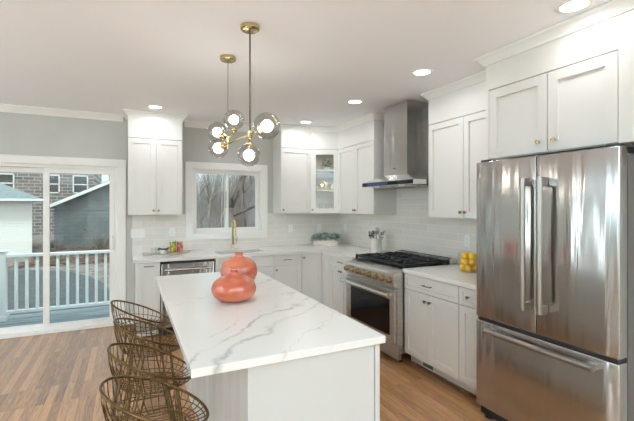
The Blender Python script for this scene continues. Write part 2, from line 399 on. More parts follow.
# ------------------------------------------------------------------ cabinets
def shaker(parent, x0, x1, z0, z1, y=0, th=.02, rail=.058, name='door', glazed=False, inset=.013):
    b = BM(); g = .002; x0 += g; x1 -= g; z0 += g; z1 -= g
    rail = min(rail, (x1 - x0) * .3, (z1 - z0) * .28)
    box(b, x0, x0 + rail, y - th, y, z0, z1); box(b, x1 - rail, x1, y - th, y, z0, z1)
    box(b, x0 + rail, x1 - rail, y - th, y, z1 - rail, z1); box(b, x0 + rail, x1 - rail, y - th, y, z0, z0 + rail)
    if not glazed: box(b, x0 + rail, x1 - rail, y - th + inset, y, z0 + rail, z1 - rail)
    bmesh.ops.remove_doubles(b, verts=b.verts, dist=1e-5)
    o = obj(name, b, M_cab, parent)
    if glazed:
        g2 = BM(); box(g2, x0 + rail, x1 - rail, y - th * .6, y - th * .4, z0 + rail, z1 - rail); obj('pane', g2, M_cabglass, o)
    return o
def knob(parent, x, z, y=-.02, m=None, r=.0145):
    b = BM(); Mx = Matrix.Translation((x, y, z)) @ Matrix.Rotation(R(90), 4, 'X')
    lathe(b, [(0, 0), (.007, 0), (.006, .012), (r * .8, .016), (r, .021), (r * .9, .026), (0, .028)], 14, Mx)
    return obj('knob', b, m or M_bronze, parent, 'auto')
def pull(parent, xa, xb, z, y=-.02, m=None, r=.0055):
    b = BM(); tube(b, [(xa, y - .028, z), (xb, y - .028, z)], r, 8)
    for x in (xa + .012, xb - .012): tube(b, [(x, y, z), (x, y - .028, z)], r * .8, 8)
    return obj('pull_handle', b, m or M_bronze, parent, 'auto')
def closed_body(parent, x0, x1, d, z0, z1, name='body'):
    b = BM(); box(b, x0, x1, 0, d, z0, z1); return obj(name, b, M_cab, parent)
def riser_crown(parent, w, d, z0, z1, crown_path):
    b = BM(); box(b, 0, w, -.018, d, z0, z1 - .001); obj('riser_panel', b, M_cab, parent)
    obj('crown_moulding', crown_bm(crown_path, z1 - .001), M_trim, parent)
UZ = 1.40; UD = .335        # upper cabinets: bottom and depth
UH = .935                   # door height
RT = 2.589 - UZ             # crown base height above bottom
# local frame: x along the front (left to right as seen), front face y = 0, back at y = depth
def upper(label, loc, rz, w, d, doors, crown_path, hardware, z=UZ, h=UH, group='white wall cabinets'):
    t = thing('wall_cabinet', label, 'cabinet', (loc[0], loc[1], z), rz, group)
    closed_body(t, 0, w, d, 0, h)
    for (a, c), kn in zip(doors, hardware):
        do = shaker(t, a, c, .003, h - .004)
        if kn: knob(do, kn[0], kn[1])
    riser_crown(t, w, d, h + .001, 2.589 - z, crown_path)
    return t
upper('tall two-door white wall cabinet between the glass door and the kitchen window', (-.004, 5.22), 0, .62, .335,
      [(0, .31), (.31, .62)], [(0, .335), (0, -.018), (.62, -.018), (.62, .335)], [(.283, .055), (.337, .055)])
upper('single-door white wall cabinet right of the kitchen window', (1.941, 5.22), 0, .464, .335, [(0, .464)],
      [(0, .335), (0, -.018), (.462, -.018)], [(.028, .055)])
upper('two-door white wall cabinet left of the steel hood, beside the glass-door corner cabinet', (2.77, 5.015), R(-90), .925, .325, [(0, .475), (.475, .925)],
      [(.003, -.018), (.925, -.018), (.925, .325)], [(.448, .055), (.502, .055)])
upper('two-door white wall cabinet between the steel hood and the refrigerator', (2.77, 3.105), R(-90), .93, .325, [(0, .463), (.463, .925)],
      [(0, .325), (0, -.018), (.93, -.018)], [(.436, .055), (.490, .055)])
# cabinet above the refrigerator
t = thing('wall_cabinet', 'deep two-door white cabinet above the stainless refrigerator', 'cabinet', (2.50, 2.16, 1.868), R(-90), 'white wall cabinets')
closed_body(t, 0, 1.28, .595, 0, .53)
do = shaker(t, .03, .492, .005, .525, rail=.066); knob(do, .435, .075, m=M_brass)
do = shaker(t, .495, .906, .005, .525, rail=.066); knob(do, .512 + .03, .075, m=M_brass)
for x0, x1 in ((0, .029), (.908, 1.28)):
    b = BM(); box(b, x0, x1, -.02, 0, 0, .53); obj('filler_strip', b, M_cab, t)
b = BM(); box(b, 0, 1.28, -.018, .595, .531, 2.589 - 1.868); obj('riser_panel', b, M_cab, t)
obj('crown_moulding', crown_bm([(0, .3), (0, -.018), (1.28, -.018)], 2.588 - 1.868, 1.15), M_trim, t)

# diagonal glass-front corner cabinet (open carcass with shelves)
ct = thing('corner_wall_cabinet', 'corner wall cabinet with a single glass door showing shelves', 'cabinet', (0, 0, UZ), 0, None)
A, Bp = Vector((2.408, 5.22)), Vector((2.768, 5.02))
def poly(z0, z1, pts): b = BM(); prism(b, pts, 'z', z0, z1); return b
pent = [(A.x, A.y), (Bp.x, Bp.y), (3.088, 5.02), (3.088, 5.548), (A.x, 5.548)]
obj('cabinet_floor', poly(0, .018, pent), M_cab, ct); obj('cabinet_top', poly(UH - .018, UH, pent), M_cab, ct)
b = BM(); box(b, 2.408, 2.42, 5.23, 5.548, .018, UH - .018); box(b, 2.42, 3.088, 5.536, 5.548, .018, UH - .018); box(b, 3.076, 3.088, 5.02, 5.536, .018, UH - .018); box(b, 2.78, 3.076, 5.021, 5.032, .018, UH - .018)
obj('side_panel', b, M_cab, ct)
shelf_p = [(2.422, 5.236), (2.782, 5.034), (3.074, 5.034), (3.074, 5.534), (2.422, 5.534)]
SH = (.335, .632)
for z in SH: obj('shelf', poly(z - .009, z + .009, shelf_p), M_cab, ct)
b = BM(); lathe(b, [(0, UH - .026), (.03, UH - .026), (.03, UH - .0185), (0, UH - .0185)], 18, None, 2.68, 5.26); obj('fill_puck', b, M_plate, ct)  # puck and shelf lamps added to brighten the cabinet inside
area('lamp', (2.68, 5.26, UH - .03), (0, 0, 0), .05, .05, .5, (1, .93, .82), ct, 'DISK', 160)
for z in SH: area('lamp', (2.66, 5.24, z - .012), (0, 0, 0), .05, .05, .35, (1, .93, .82), ct, 'DISK', 160)
ang = math.atan2(Bp.y - A.y, Bp.x - A.x); dl = (Bp - A).length
sub = bpy.data.objects.new('glass_door', None)
do = shaker(ct, 0.004, dl - .004, .003, UH - .004, glazed=True, rail=.07); do.name = 'glass_door'
do.location = (A.x, A.y, 0); do.rotation_euler = (0, 0, ang); knob(do, .03, .055)
bpy.data.objects.remove(sub)
d2 = Vector((math.cos(ang), math.sin(ang))); n2 = Vector((d2.y, -d2.x))
A2, B2 = A + n2 * .018, Bp + n2 * .018
obj('riser_panel', poly(UH + .001, RT - .001, [(A2.x + .004, A2.y), (B2.x - .002, B2.y + .004), (3.088, 5.03), (3.088, 5.548), (A.x, 5.548)]), M_cab, ct)
obj('crown_moulding', crown_bm([(A2.x, A2.y - .003), (B2.x, B2.y + .002)], RT - .001), M_trim, ct)

# base cabinets
M_shoe = mat('brown_shoe_strip', (98, 70, 50), .5)
BZ0, BZ1 = .105, .872
def base(label, loc, rz, x0, x1, d, fronts, name='base_cabinet', sink=False):
    t = thing(name, label, 'cabinet', (loc[0], loc[1], 0), rz, 'white base cabinets')
    b = BM(); box(b, x0, x1, 0, d, BZ0, .69 if sink else BZ1)
    if sink: box(b, x0, x1, 0, .08, .69, BZ1); box(b, x0, x0 + .018, .08, d, .69, BZ1); box(b, x1 - .018, x1, .08, d, .69, BZ1)
    obj('body', b, M_cab, t)
    b = BM(); box(b, x0, x1, .062, d, .001, BZ0 - .0005); obj('toe_kick', b, M_cab, t)
    b = BM(); box(b, x0, x1, .048, .0615, .001, .022, .002); obj('shoe_strip', b, M_shoe, t)
    for f in fronts:
        kind, a, c, z0, z1 = f[:5]
        o = shaker(t, a, c, z0, z1, name=kind, rail=.056 if kind == 'door' else .034)
        for hw in f[5:]:
            if hw[0] == 'k': knob(o, hw[1], hw[2])
            else: pull(o, hw[1], hw[2], hw[3])
    return t
YB = 4.84; XB = 2.41; dB = .705; dR = .68
base('narrow white base cabinet at the left end of the back counter, beside the dishwasher', (0, YB), 0, .077, .328, dB,
     [('door', .079, .326, .11, .868, ('p', .155, .262, .83))])
base('white sink base cabinet with two doors under the brass faucet', (0, YB), 0, .950, 1.698, dB,
     [('drawer_front', .952, 1.696, .735, .868), ('door', .952, 1.324, .11, .731, ('k', 1.295, .67)), ('door', 1.324, 1.696, .11, .731, ('k', 1.353, .67))], sink=True)
base('white base cabinet with one drawer over one door, right of the sink cabinet', (0, YB), 0, 1.700, 2.090, dB,
     [('drawer_front', 1.702, 2.088, .735, .868, ('p', 1.822, 1.936, .806)), ('door', 1.702, 2.088, .11, .731, ('k', 1.73, .68))])
t = thing('corner_base_cabinet', 'white corner base cabinet with an L-shaped folding door', 'cabinet', (0, 0, 0), 0, 'white base cabinets')
b = BM(); box(b, 2.092, XB + dR, YB, YB + dB, BZ0, BZ1); box(b, XB, XB + dR, 4.588, YB, BZ0, BZ1); obj('body', b, M_cab, t)
b = BM(); box(b, 2.092, XB + dR, YB + .062, YB + dB, .001, BZ0 - .0005); box(b, XB + .062, XB + dR, 4.588, YB + .062, .001, BZ0 - .0005); obj('toe_kick', b, M_cab, t)
do = shaker(t, 2.094, XB - .022, .11, .868, YB, rail=.05); knob(do, 2.118, .82, YB - .02)
do = shaker(t, .002, .232, .11, .868, 0, rail=.05); do.location = (XB, YB - .018, 0); do.rotation_euler = (0, 0, R(-90))
base('white base cabinet with one drawer over two doors, left of the range', (XB, 4.586), R(-90), 0, .614, dR,
     [('drawer_front', .002, .612, .735, .868, ('p', .25, .36, .806)), ('door', .002, .307, .11, .731, ('k', .28, .69)), ('door', .307, .612, .11, .731, ('k', .334, .69))])
tr = base('white base cabinet with a drawer over two doors, right of the range', (XB, 3.034), R(-90), 0, .688, dR,
     [('drawer_front', .002, .686, .728, .868, ('p', .272, .386, .80)), ('door', .002, .330, .11, .724, ('k', .30, .66)), ('door', .330, .686, .11, .724, ('k', .362, .66))])
base('narrow white base cabinet with a drawer over a door, beside the refrigerator', (XB, 2.344), R(-90), 0, .262, dR,
     [('drawer_front', .002, .260, .728, .868, ('k', .10, .80)), ('door', .002, .260, .11, .724, ('k', .235, .66))])
# toe-kick vent grille
t = thing('floor_register', 'white toe-kick vent grille under the cabinet right of the range', 'vent', (XB + .062, 3.0, 0), R(-90))
b = BM(); box(b, -.025, .30, -.009, -.0005, .023, .1, .002); obj('grille_frame', b, M_cab, t)
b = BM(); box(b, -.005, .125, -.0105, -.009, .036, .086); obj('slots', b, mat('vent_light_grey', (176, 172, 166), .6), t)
b = BM(); box(b, .145, .28, -.0105, -.009, .036, .086); obj('slots', b, mat('vent_dark_grey', (100, 97, 93), .7), t)  # right-hand slots in a darker grey

# worktops
b = BM(); CT0, CT1 = .874, .912
for x0, x1, y0, y1 in ((.045, 1.02, 4.80, 5.551), (1.02, 1.62, 4.80, 4.945), (1.02, 1.62, 5.27, 5.551), (1.62, 3.091, 4.80, 5.551), (2.37, 3.091, 3.964, 4.80)):
    box(b, x0, x1, y0, y1, CT0, CT1)
tag(obj('countertop', b, M_quartz), 'long L-shaped white quartz worktop under the kitchen window', 'countertop', 'white quartz worktops')
b = BM(); box(b, 2.37, 3.091, 2.086, 3.036, CT0, CT1, .003); tag(obj('countertop', b, M_quartz), 'short white quartz worktop between the range and the refrigerator', 'countertop', 'white quartz worktops')

# sink and faucet
b = BM(); x0, x1, y0, y1 = 1.02, 1.62, 4.945, 5.27; z0, z1 = .70, .873
box(b, x0, x1, y0, y1, z0, z0 + .004); box(b, x0 - .004, x0, y0, y1, z0, z1); box(b, x1, x1 + .004, y0, y1, z0, z1); box(b, x0, x1, y0 - .004, y0, z0, z1); box(b, x0, x1, y1, y1 + .004, z0, z1)
t = thing('sink', 'undermount stainless sink set in the back worktop', 'sink', (0, 0, 0)); obj('basin', b, M_sink, t)
b = BM(); lathe(b, [(0, .7045), (.04, .7045), (.04, .709), (.03, .707), (0, .706)], 18, None, 1.32, 5.1); obj('drain', b, M_dark, t)
t = thing('faucet', 'tall brass pull-down faucet in front of the kitchen window', 'faucet', (1.305, 5.40, CT1 + .0005))
b = BM(); lathe(b, [(0, 0), (.027, 0), (.027, .006), (.02, .01), (.019, .06), (.016, .065), (0, .065)], 18); obj('faucet_base', b, M_champ, t, 'auto')
b = BM(); pts = [(0, 0, .06), (0, 0, .335)] + [(0, -.055 + .055 * math.cos(a), .335 + .06 * math.sin(a)) for a in [PI * k / 10 for k in range(1, 11)]] + [(0, -.11, .29)]
tube(b, pts, .0155, 12); obj('spout', b, M_champ, t, True)
b = BM(); tube(b, [(0, -.11, .292), (0, -.11, .18)], [.018, .020], 12); obj('spray_head', b, M_champ, t, 'auto')
b = BM(); tube(b, [(.015, 0, .085), (.055, 0, .085)], .011, 10); tube(b, [(.052, 0, .085), (.068, 0, .16)], .006, 8); obj('lever_handle', b, M_champ, t, 'auto')
b = BM(); box(b, .035, .05, -.012, .012, .10, .15, .003); obj('sensor_badge', b, M_chrome, t)

# dishwasher
t = thing('dishwasher', 'stainless dishwasher under the back counter left of the sink', 'dishwasher', (.330, YB, 0))
b = BM(); box(b, .002, .616, .01, dB, .10, .868); obj('tub', b, M_dark, t)
b = BM(); box(b, .008, .610, -.025, .008, .11, .845, .004); do = obj('door', b, M_steel, t)
b = BM(); tube(b, [(.04, -.065, .775), (.575, -.065, .775)], .011, 10)
for x in (.07, .545): tube(b, [(x, -.024, .775), (x, -.065, .775)], .008, 8)
obj('bar_handle', b, M_chrome, do, 'auto')
b = BM(); box(b, .008, .610, .05, .062, .004, .10); obj('toe_panel', b, M_rubber, t)

# ------------------------------------------------------------------ gas range
t = thing('gas_range', 'wide stainless gas range with black grates and eight knobs under the steel hood', 'stove', (XB, 3.958, 0), R(-90)); GW = .916
b = BM(); box(b, .001, GW - .001, -.0995, .66, .192, .872); box(b, .001, GW - .001, -.039, .66, .09, .192); obj('body', b, M_steel3, t)
b = BM(); prism(b, [(-.10, .735), (-.135, .735), (-.142, .76), (-.142, .845), (-.132, .862), (-.10, .873), (.0, .9), (.66, .9), (.66, .873), (-.10, .872)], 'x', .001, GW - .001)
cp = obj('control_panel', b, M_steel3, t)
for k in range(8):
    kx = .055 + k * (GW - .11) / 7
    b = BM(); Mx = Matrix.Translation((kx, -.142, .80)) @ Matrix.Rotation(R(90), 4, 'X')
    lathe(b, [(0, 0), (.034, 0), (.034, .006), (.028, .008), (.026, .034), (.023, .042), (0, .043)], 16, Mx)
    kn = obj('control_knob', b, M_bronze, t, 'auto'); kn['label'] = 'brass-toned burner control knob'
    b = BM(); box(b, kx - .004, kx + .004, -.192, -.185, .78, .822, .001); obj('knob_grip', b, M_chrome, kn)
b = BM(); box(b, .004, GW - .004, -.135, -.101, .198, .712, .004); do = obj('oven_door', b, M_steel3, t)
b = BM(); box(b, .115, .845, -.138, -.1345, .262, .612, .002); obj('oven_window', b, mat('dark_oven_glass', (12, 12, 13), .1, 0, Specular_IOR_Level=.22), do)
b = BM(); tube(b, [(.0, -.20, .662), (GW, -.20, .662)], .021, 12)
for x in (.055, GW - .055): box(b, x - .014, x + .014, -.198, -.134, .652, .678, .002)
obj('oven_handle', b, M_chrome, do, 'auto')
b = BM(); prism(b, [(.505, .208), (.53, .208), (.517, .246)], 'y', -.138, -.1345); obj('badge', b, M_dark, do)
b = BM(); box(b, .006, GW - .006, -.085, -.04, .03, .19, .002); obj('kick_panel', b, M_steel3, t)
for x in (.05, GW - .05):
    for y in (-.02, .60):
        b = BM(); lathe(b, [(0, .001), (.02, .001), (.02, .01), (.012, .014), (.012, .092), (0, .092)], 10, None, x, y); obj('leg', b, M_rubber, t)
b = BM(); box(b, .012, GW - .012, -.015, .575, .9005, .906); obj('burner_tray', b, mat('black_enamel', (18, 18, 20), .2), t)
for cx in (.165, .458, .751):
    for cy in (.13, .43):
        b = BM(); lathe(b, [(0, .9065), (.055, .9065), (.052, .914), (.036, .916), (.036, .924), (0, .926)], 18, None, cx, cy); bu = obj('burner', b, M_black, t, 'auto')
for g0 in (.016, .312, .608):
    b = BM(); x0, x1, y0, y1 = g0, g0 + .29, -.01, .57; z0, z1 = .922, .944
    for x in (x0 + .007, (x0 + x1) / 2, x1 - .007): box(b, x - .007, x + .007, y0, y1, z0, z1, .002)
    for y in (y0 + .007, .13, .28, .43, y1 - .007): box(b, x0, x1, y - .0065, y + .0065, z0 + .0008, z1 + .0008, .002)
    for cy in (.13, .43):
        for a in range(8):
            d = Vector((math.cos(a * PI / 4), math.sin(a * PI / 4))); c0 = Vector(((x0 + x1) / 2, cy))
            p, q = c0 + d * .045, c0 + d * .125; tube(b, [(p.x, p.y, z1 + .012), (q.x, q.y, z1 + .004)], .008, 6)
    for x in (x0 + .008, x1 - .008):
        for y in (y0 + .008, .28, y1 - .008): box(b, x - .011, x + .011, y - .011, y + .011, .9062, z1 + .008, .003)
    obj('grate', b, M_black, t)
b = BM(); box(b, .004, GW - .004, .585, .66, .9005, .965, .004); bg_ = obj('back_guard', b, M_steel3, t)
b = BM()
for k in range(14): box(b, .04 + k * .061, .085 + k * .061, .60, .645, .9645, .967)
obj('vent_slots', b, M_dark, bg_)

# ------------------------------------------------------------------ range hood
t = thing('range_hood', 'stainless chimney range hood above the gas range', 'range hood', (2.565, 4.068, 1.737), R(-90)); HW = .95
b = BM(); box(b, 0, HW, .003, .524, 0, .048, .001); cn = obj('canopy_rim', b, M_steel2, t)
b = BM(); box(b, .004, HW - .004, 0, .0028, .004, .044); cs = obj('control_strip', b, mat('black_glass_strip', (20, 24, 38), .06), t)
b = BM(); box(b, .12, .52, -.001, 0, .010, .038); obj('blue_reflection', b, M_blue, cs)  # blue reflection on the strip glass, put in as a faint glow
b = BM()
lo = [(0, .003), (HW, .003), (HW, .524), (0, .524)]; hx0, hx1, hy0 = .268, .685, .135
hi = [(hx0, hy0), (hx1, hy0), (hx1, .524), (hx0, .524)]
V0 = [b.verts.new((*p, .0485)) for p in lo]; V1 = [b.verts.new((*p, .125)) for p in hi]
for i in range(4): b.faces.new([V0[i], V0[(i + 1) % 4], V1[(i + 1) % 4], V1[i]])
b.faces.new(V0[::-1]); b.faces.new(V1); obj('canopy', b, M_steel2, t)
b = BM(); box(b, hx0, hx1, hy0, .524, .1255, .575, .001); ch = obj('chimney', b, M_steel2, t)
b = BM(); box(b, hx0 + .003, hx1 - .003, hy0 + .003, .524, .5755, H - 1.737 - .002, .001); obj('chimney_extension', b, M_steel2, t)
b = BM(); box(b, hx0 + .17, hx0 + .215, hy0 - .0015, hy0, .19, .2); obj('badge', b, M_dark, ch)
for x0 in (.07, .5):
    b = BM(); box(b, x0, x0 + .38, .10, .49, -.008, -.0005, .002)
    for k in range(9): box(b, x0 + .02, x0 + .36, .12 + k * .04, .14 + k * .04, -.012, -.008)
    obj('grease_filter', b, M_chrome, t)
for x in (.22, .69):
    b = BM(); lathe(b, [(0, -.006), (.028, -.006), (.034, -.0006), (0, -.0005)], 14, None, x, .06); obj('hood_lamp', b, M_plate, t)

# ------------------------------------------------------------------ refrigerator
t = thing('refrigerator', 'stainless french-door refrigerator at the right end of the kitchen', 'refrigerator', (2.27, 2.064, 0), R(-90)); FW = .924
b = BM(); box(b, .004, FW - .004, .088, .80, .05, 1.795, .003); obj('body', b, M_fside, t)
def fridge_door(name, x0, x1, z0, z1):
    b = BM(); box(b, x0, x1, 0, .078, z0, z1, .007, 3); return obj(name, b, M_steel, t, 'auto')
dl_ = fridge_door('door', .002, .4635, .722, 1.826); dr_ = fridge_door('door', .4665, FW - .002, .722, 1.826); fz = fridge_door('freezer_drawer', .002, FW - .002, .088, .698)
def vhandle(p, x):
    b = BM(); tube(b, [(x, -.062, .868), (x, -.062, 1.69)], .0165, 14)
    h = obj('handle', b, M_hand, p, 'auto')
    for z in (.892, 1.663):
        b = BM(); box(b, x - .0165, x + .0165, -.062, 0, z - .026, z + .026, .004); obj('bracket', b, M_hand, h)
vhandle(dl_, .420); vhandle(dr_, .530)
b = BM(); tube(b, [(.13, -.062, .655), (.83, -.062, .655)], .019, 14); h = obj('handle', b, M_hand, fz, 'auto')
for x in (.158, .802):
    b = BM(); box(b, x - .026, x + .026, -.062, 0, .639, .671, .004); obj('bracket', b, M_steel2, h)
b = BM(); box(b, .012, FW - .012, .01, .085, .7, .7195); obj('gasket', b, M_dark, t)
b = BM(); box(b, .01, FW - .01, .04, .10, .022, .085); obj('toe_grille', b, M_rubber, t)
for x in (.07, FW - .07):
    for y in (.06, .72):
        b = BM(); lathe(b, [(0, .001), (.028, .001), (.028, .012), (.014, .016), (.014, .05), (0, .05)], 12, None, x, y); obj('foot', b, M_rubber, t)
for x in (.05, FW - .05):
    b = BM(); box(b, x - .035, x + .035, .03, .16, 1.8265, 1.845, .004); obj('hinge_cover', b, M_rubber, t)

# ------------------------------------------------------------------ island
t = thing('kitchen_island', 'white kitchen island carrying the veined quartz top', 'island', (0, 0, 0))
IX0, IX1, IY0, IY1 = .433, 1.062, 1.535, 3.575
b = BM(); box(b, IX0 + .02, IX1 - .02, IY0 + .02, IY1 - .02, .002, .8785); obj('body', b, M_island_dim, t)
b = BM(); box(b, IX0, IX1 - .027, IY0, IY0 + .0195, .002, .8785, .001); obj('end_panel', b, M_island_dim, t)
b = BM(); box(b, IX1 - .025, IX1, IY0 - .006, IY0 + .0195, .002, .8785, .001); obj('corner_post', b, M_island_dim, t)
b = BM(); box(b, IX0 - .004, IX0 + .018, IY0 - .006, IY0 - .0005, .002, .8785); obj('corner_post', b, M_island_dim, t)
b = BM(); box(b, IX0, IX1, IY1 - .0195, IY1, .002, .8785, .001); obj('end_panel', b, M_island_dim, t)
b = BM(); box(b, IX0, IX0 + .0195, IY0 + .02, IY1 - .02, .002, .8785, .001); obj('back_panel', b, noisy(mat('white_panel_reflections', (214, 211, 206), .35), (222, 219, 215), (190, 187, 183), 1.5, (1, 4, .5), 4), t)  # colour streaks paint in reflections and stool shadows on the white panel
n = 4; wds = (IY1 - IY0 - .04) / n
for k in range(n):
    do = shaker(t, .002, wds - .002, .11, .868, 0); do.location = (IX1 - .0195, IY0 + .02 + k * wds, 0); do.rotation_euler = (0, 0, R(90)); knob(do, .03 if k % 2 else wds - .03, .8)
b = BM(); box(b, .209, 1.078, 1.506, 3.605, .879, .913, .002)
tag(obj('countertop', b, M_quartz), 'large white quartz island top with grey veins', 'countertop', 'white quartz worktops')

# ------------------------------------------------------------------ downlights
def downlight(label, x, y, e=CAN_E):
    t = thing('recessed_downlight', label, 'ceiling light', (x, y, H), 0, 'recessed ceiling downlights')
    b = BM(); lathe(b, [(.068, -.0005), (.092, -.0005), (.09, -.006), (.072, -.008), (.068, -.004)], 28); b2 = b
    obj('trim_ring', b, M_trim, t, 'auto')
    b = BM(); lathe(b, [(0, -.0045), (.0675, -.0045), (.0675, -.0008), (0, -.0008)], 28); obj('lens', b, M_lens, t)
    area('lamp', (0, 0, -.02), (0, 0, 0), .12, .12, e, (.93, .96, 1), t, 'DISK', 175)
for l, x, y, *e in (('small downlight in front of the white cabinet beside the glass door', .281, 4.90), ('downlight in front of the kitchen corner cabinets', 2.188, 4.90),
                ('downlight in front of the steel hood, third from the refrigerator', 2.245, 3.705), ('downlight between the hood and the refrigerator', 2.264, 2.636),
                ('downlight nearest the camera, above the refrigerator front', 2.287, 1.379, 1.8), ('downlight over the living area behind the camera', .3, -1.2),
                ('downlight over the left side of the living area', -2.4, .2), ('downlight behind the camera on the right', 2.2, -1.2), ('downlight in the far left of the living area', -2.4, 2.6)):
    downlight(l, x, y, *e)

def fill_uplighter(label, x, y, e=UP_E):  # unseen lamps added to bounce even light off the ceiling
    t = thing('fill_lamp', label, 'lamp', (x, y, 0), 0, 'unseen fill uplighters added to brighten the ceiling')
    b = BM(); lathe(b, [(0, .001), (.15, .001), (.15, .012), (.03, .03), (0, .03)], 28); obj('base', b, M_bronze, t, 'auto')
    b = BM(); tube(b, [(0, 0, .03), (0, 0, 1.7)], .012, 10); obj('pole', b, M_bronze, t, True)
    b = BM(); lathe(b, [(0, 1.70), (.04, 1.70), (.19, 1.79), (.187, 1.795), (.04, 1.71), (0, 1.71)], 32); obj('bowl_shade', b, M_plate, t, 'auto')
    area('lamp', (0, 0, 1.8), (R(180), 0, 0), .3, .3, e, (.60, .845, 1), t, 'DISK', 170)
fill_uplighter('added fill uplighter behind the camera on the left', -1.6, -2.6); fill_uplighter('added fill uplighter behind the camera on the right', 2.4, -2.4); fill_uplighter('added fill uplighter beside the left wall of the living area', -3.5, 2.3, UP_E * .28)

# ------------------------------------------------------------------ globe chandeliers
def chandelier(label, x, y, hub_z, rod_r, arms, finial, group='globe chandeliers over the island'):
    t = thing('globe_chandelier', label, 'chandelier', (x, y, hub_z), 0, group)
    top = H - hub_z
    b = BM(); lathe(b, [(0, top - .03), (.052, top - .03), (.06, top - .024), (.06, top - .001), (0, top - .001)], 28); obj('canopy', b, M_brass, t, 'auto')
    b = BM(); tube(b, [(0, 0, top - .03), (0, 0, .012)], rod_r, 8); obj('rod', b, M_rod, t, True)
    b = BM(); lathe(b, [(0, -.035), (.008, -.03), (.015, -.02), (.015, .02), (.008, .028), (0, .03)], 16)
    if finial: tube(b, [(.0, .0, -.03), (0, 0, -.075)], [.011, .007], 10)
    obj('hub', b, M_brass, t, 'auto')
    for (dx, dy, dz, r, fl) in arms:
        c = Vector((dx, dy, dz)); L = c.length; d = c / L
        ax = fl.normalized() if fl is not None else d      # direction from socket into globe
        e = c - ax * (r + .02)
        b = BM(); tube(b, [(0, 0, 0), e * .999], .0055, 8); obj('arm', b, M_brass, t, True)
        q = ax.to_track_quat('Z', 'Y').to_matrix().to_4x4()
        b = BM(); lathe(b, [(0, 0), (.016, 0), (.02, .012), (.027, .02), (.027, .03), (.012, .034), (.012, .055), (0, .055)], 16, Matrix.Translation(e) @ q); obj('socket', b, M_brass, t, 'auto')
        b = BM(); ball(b, c, r, 28, 18); gl = obj('globe', b, M_globe, t, True)
        b = BM(); ball(b, c + ax * .002, .035, 16, 10, (1, 1, 1)); obj('bulb', b, M_bulb, gl, True)
V = Vector
chandelier('globe chandelier on a thick rod, the nearer one to the camera', .697, 2.433, 1.972, .0055,
           [(.035, -.233, .012, .079, None), (-.128, .345, -.051, .070, None), (.004, .037, -.128, .074, V((0, 0, -1)))], False)
chandelier('globe chandelier on a thin cable, the farther one from the camera', .690, 3.016, 2.026, .0022,
           [(.043, -.017, .150, .079, V((0, 0, 1))), (-.062, .095, .065, .078, None)], True)

# ------------------------------------------------------------------ wire bar stools
def stool(label, x, y, rz=0):
    t = thing('bar_stool', label, 'bar stool', (x, y, 0), rz, 'gold wire bar stools along the island')
    rx, ry, zr, tilt, zs = .188, .182, .778, .086, .672
    sx, sy = .115, .115
    def rim(a, s=1.0): return Vector((rx * s * math.cos(a), ry * s * math.sin(a), zr - tilt * math.cos(a)))
    def bowl(a, u):      # u 0 seat ring .. 1 rim
        q = rim(a); p = Vector((sx * math.cos(a) + .008, sy * math.sin(a), zs))
        k = math.sin(u * PI / 2); z = p.z + (q.z - p.z) * (1 - math.cos(u * PI / 2))
        return Vector((p.x + (q.x - p.x) * k, p.y + (q.y - p.y) * k, z))
    N = 44
    b = BM(); tube(b, [rim(2 * PI * k / N) for k in range(N)], .006, 7, True); obj('rim', b, M_gold, t, True)
    b = BM()
    for k in range(36):
        a = 2 * PI * (k + .5) / 36; tube(b, [bowl(a, u / 5) for u in range(6)], .0023, 5)
    for u in (.3, .62): tube(b, [bowl(2 * PI * k / N, u) for k in range(N)], .0023, 5, True)
    tube(b, [bowl(2 * PI * k / N, 0) for k in range(N)], .003, 6, True)
    obj('wire_basket', b, M_gold, t, True)
    b = BM()
    for k in range(-4, 5):
        yy = k * .024; hx = sx * math.sqrt(max(.02, 1 - (yy / sy) ** 2)); tube(b, [(-hx + .008, yy, zs), (.008, yy, zs - .004), (hx + .008, yy, zs)], .0019, 5)
    for k in (-1, 0, 1): tube(b, [(k * .06 + .008, -sy * .9, zs - .004), (k * .06 + .008, sy * .9, zs - .004)], .0025, 5)
    obj('seat_grid', b, M_gold, t, True)
    for ax in (-1, 1):
        for ay in (-1, 1):
            b = BM(); f = (ax * .185, ay * .175, .006)
            tube(b, [(ax * .10 + .008, ay * .045, zs - .006), f, (ax * .045 + .008, ay * .105, zs - .006)], .0048, 7)
            obj('leg', b, M_gold, t, True)
    b = BM(); zf = .24; k = .79
    c = [(sx_ * .166, sy_ * .158, zf) for sx_, sy_ in ((-1, -1), (1, -1), (1, 1), (-1, 1))]
    for i in range(4): tube(b, [c[i], c[(i + 1) % 4]], .0048, 7)
    obj('foot_rail', b, M_gold, t, True); return t
s0 = stool('gold wire bar stool nearest the camera, at the front corner of the island', .098, 1.615)
for l, x, y in (('second gold wire bar stool from the camera along the island', .104, 2.03), ('third gold wire bar stool from the camera along the island', .115, 2.495),
                ('gold wire bar stool farthest from the camera, nearest the glass door', .083, 2.99)):
    copy_tree(s0, None, l, (x, y, 0))

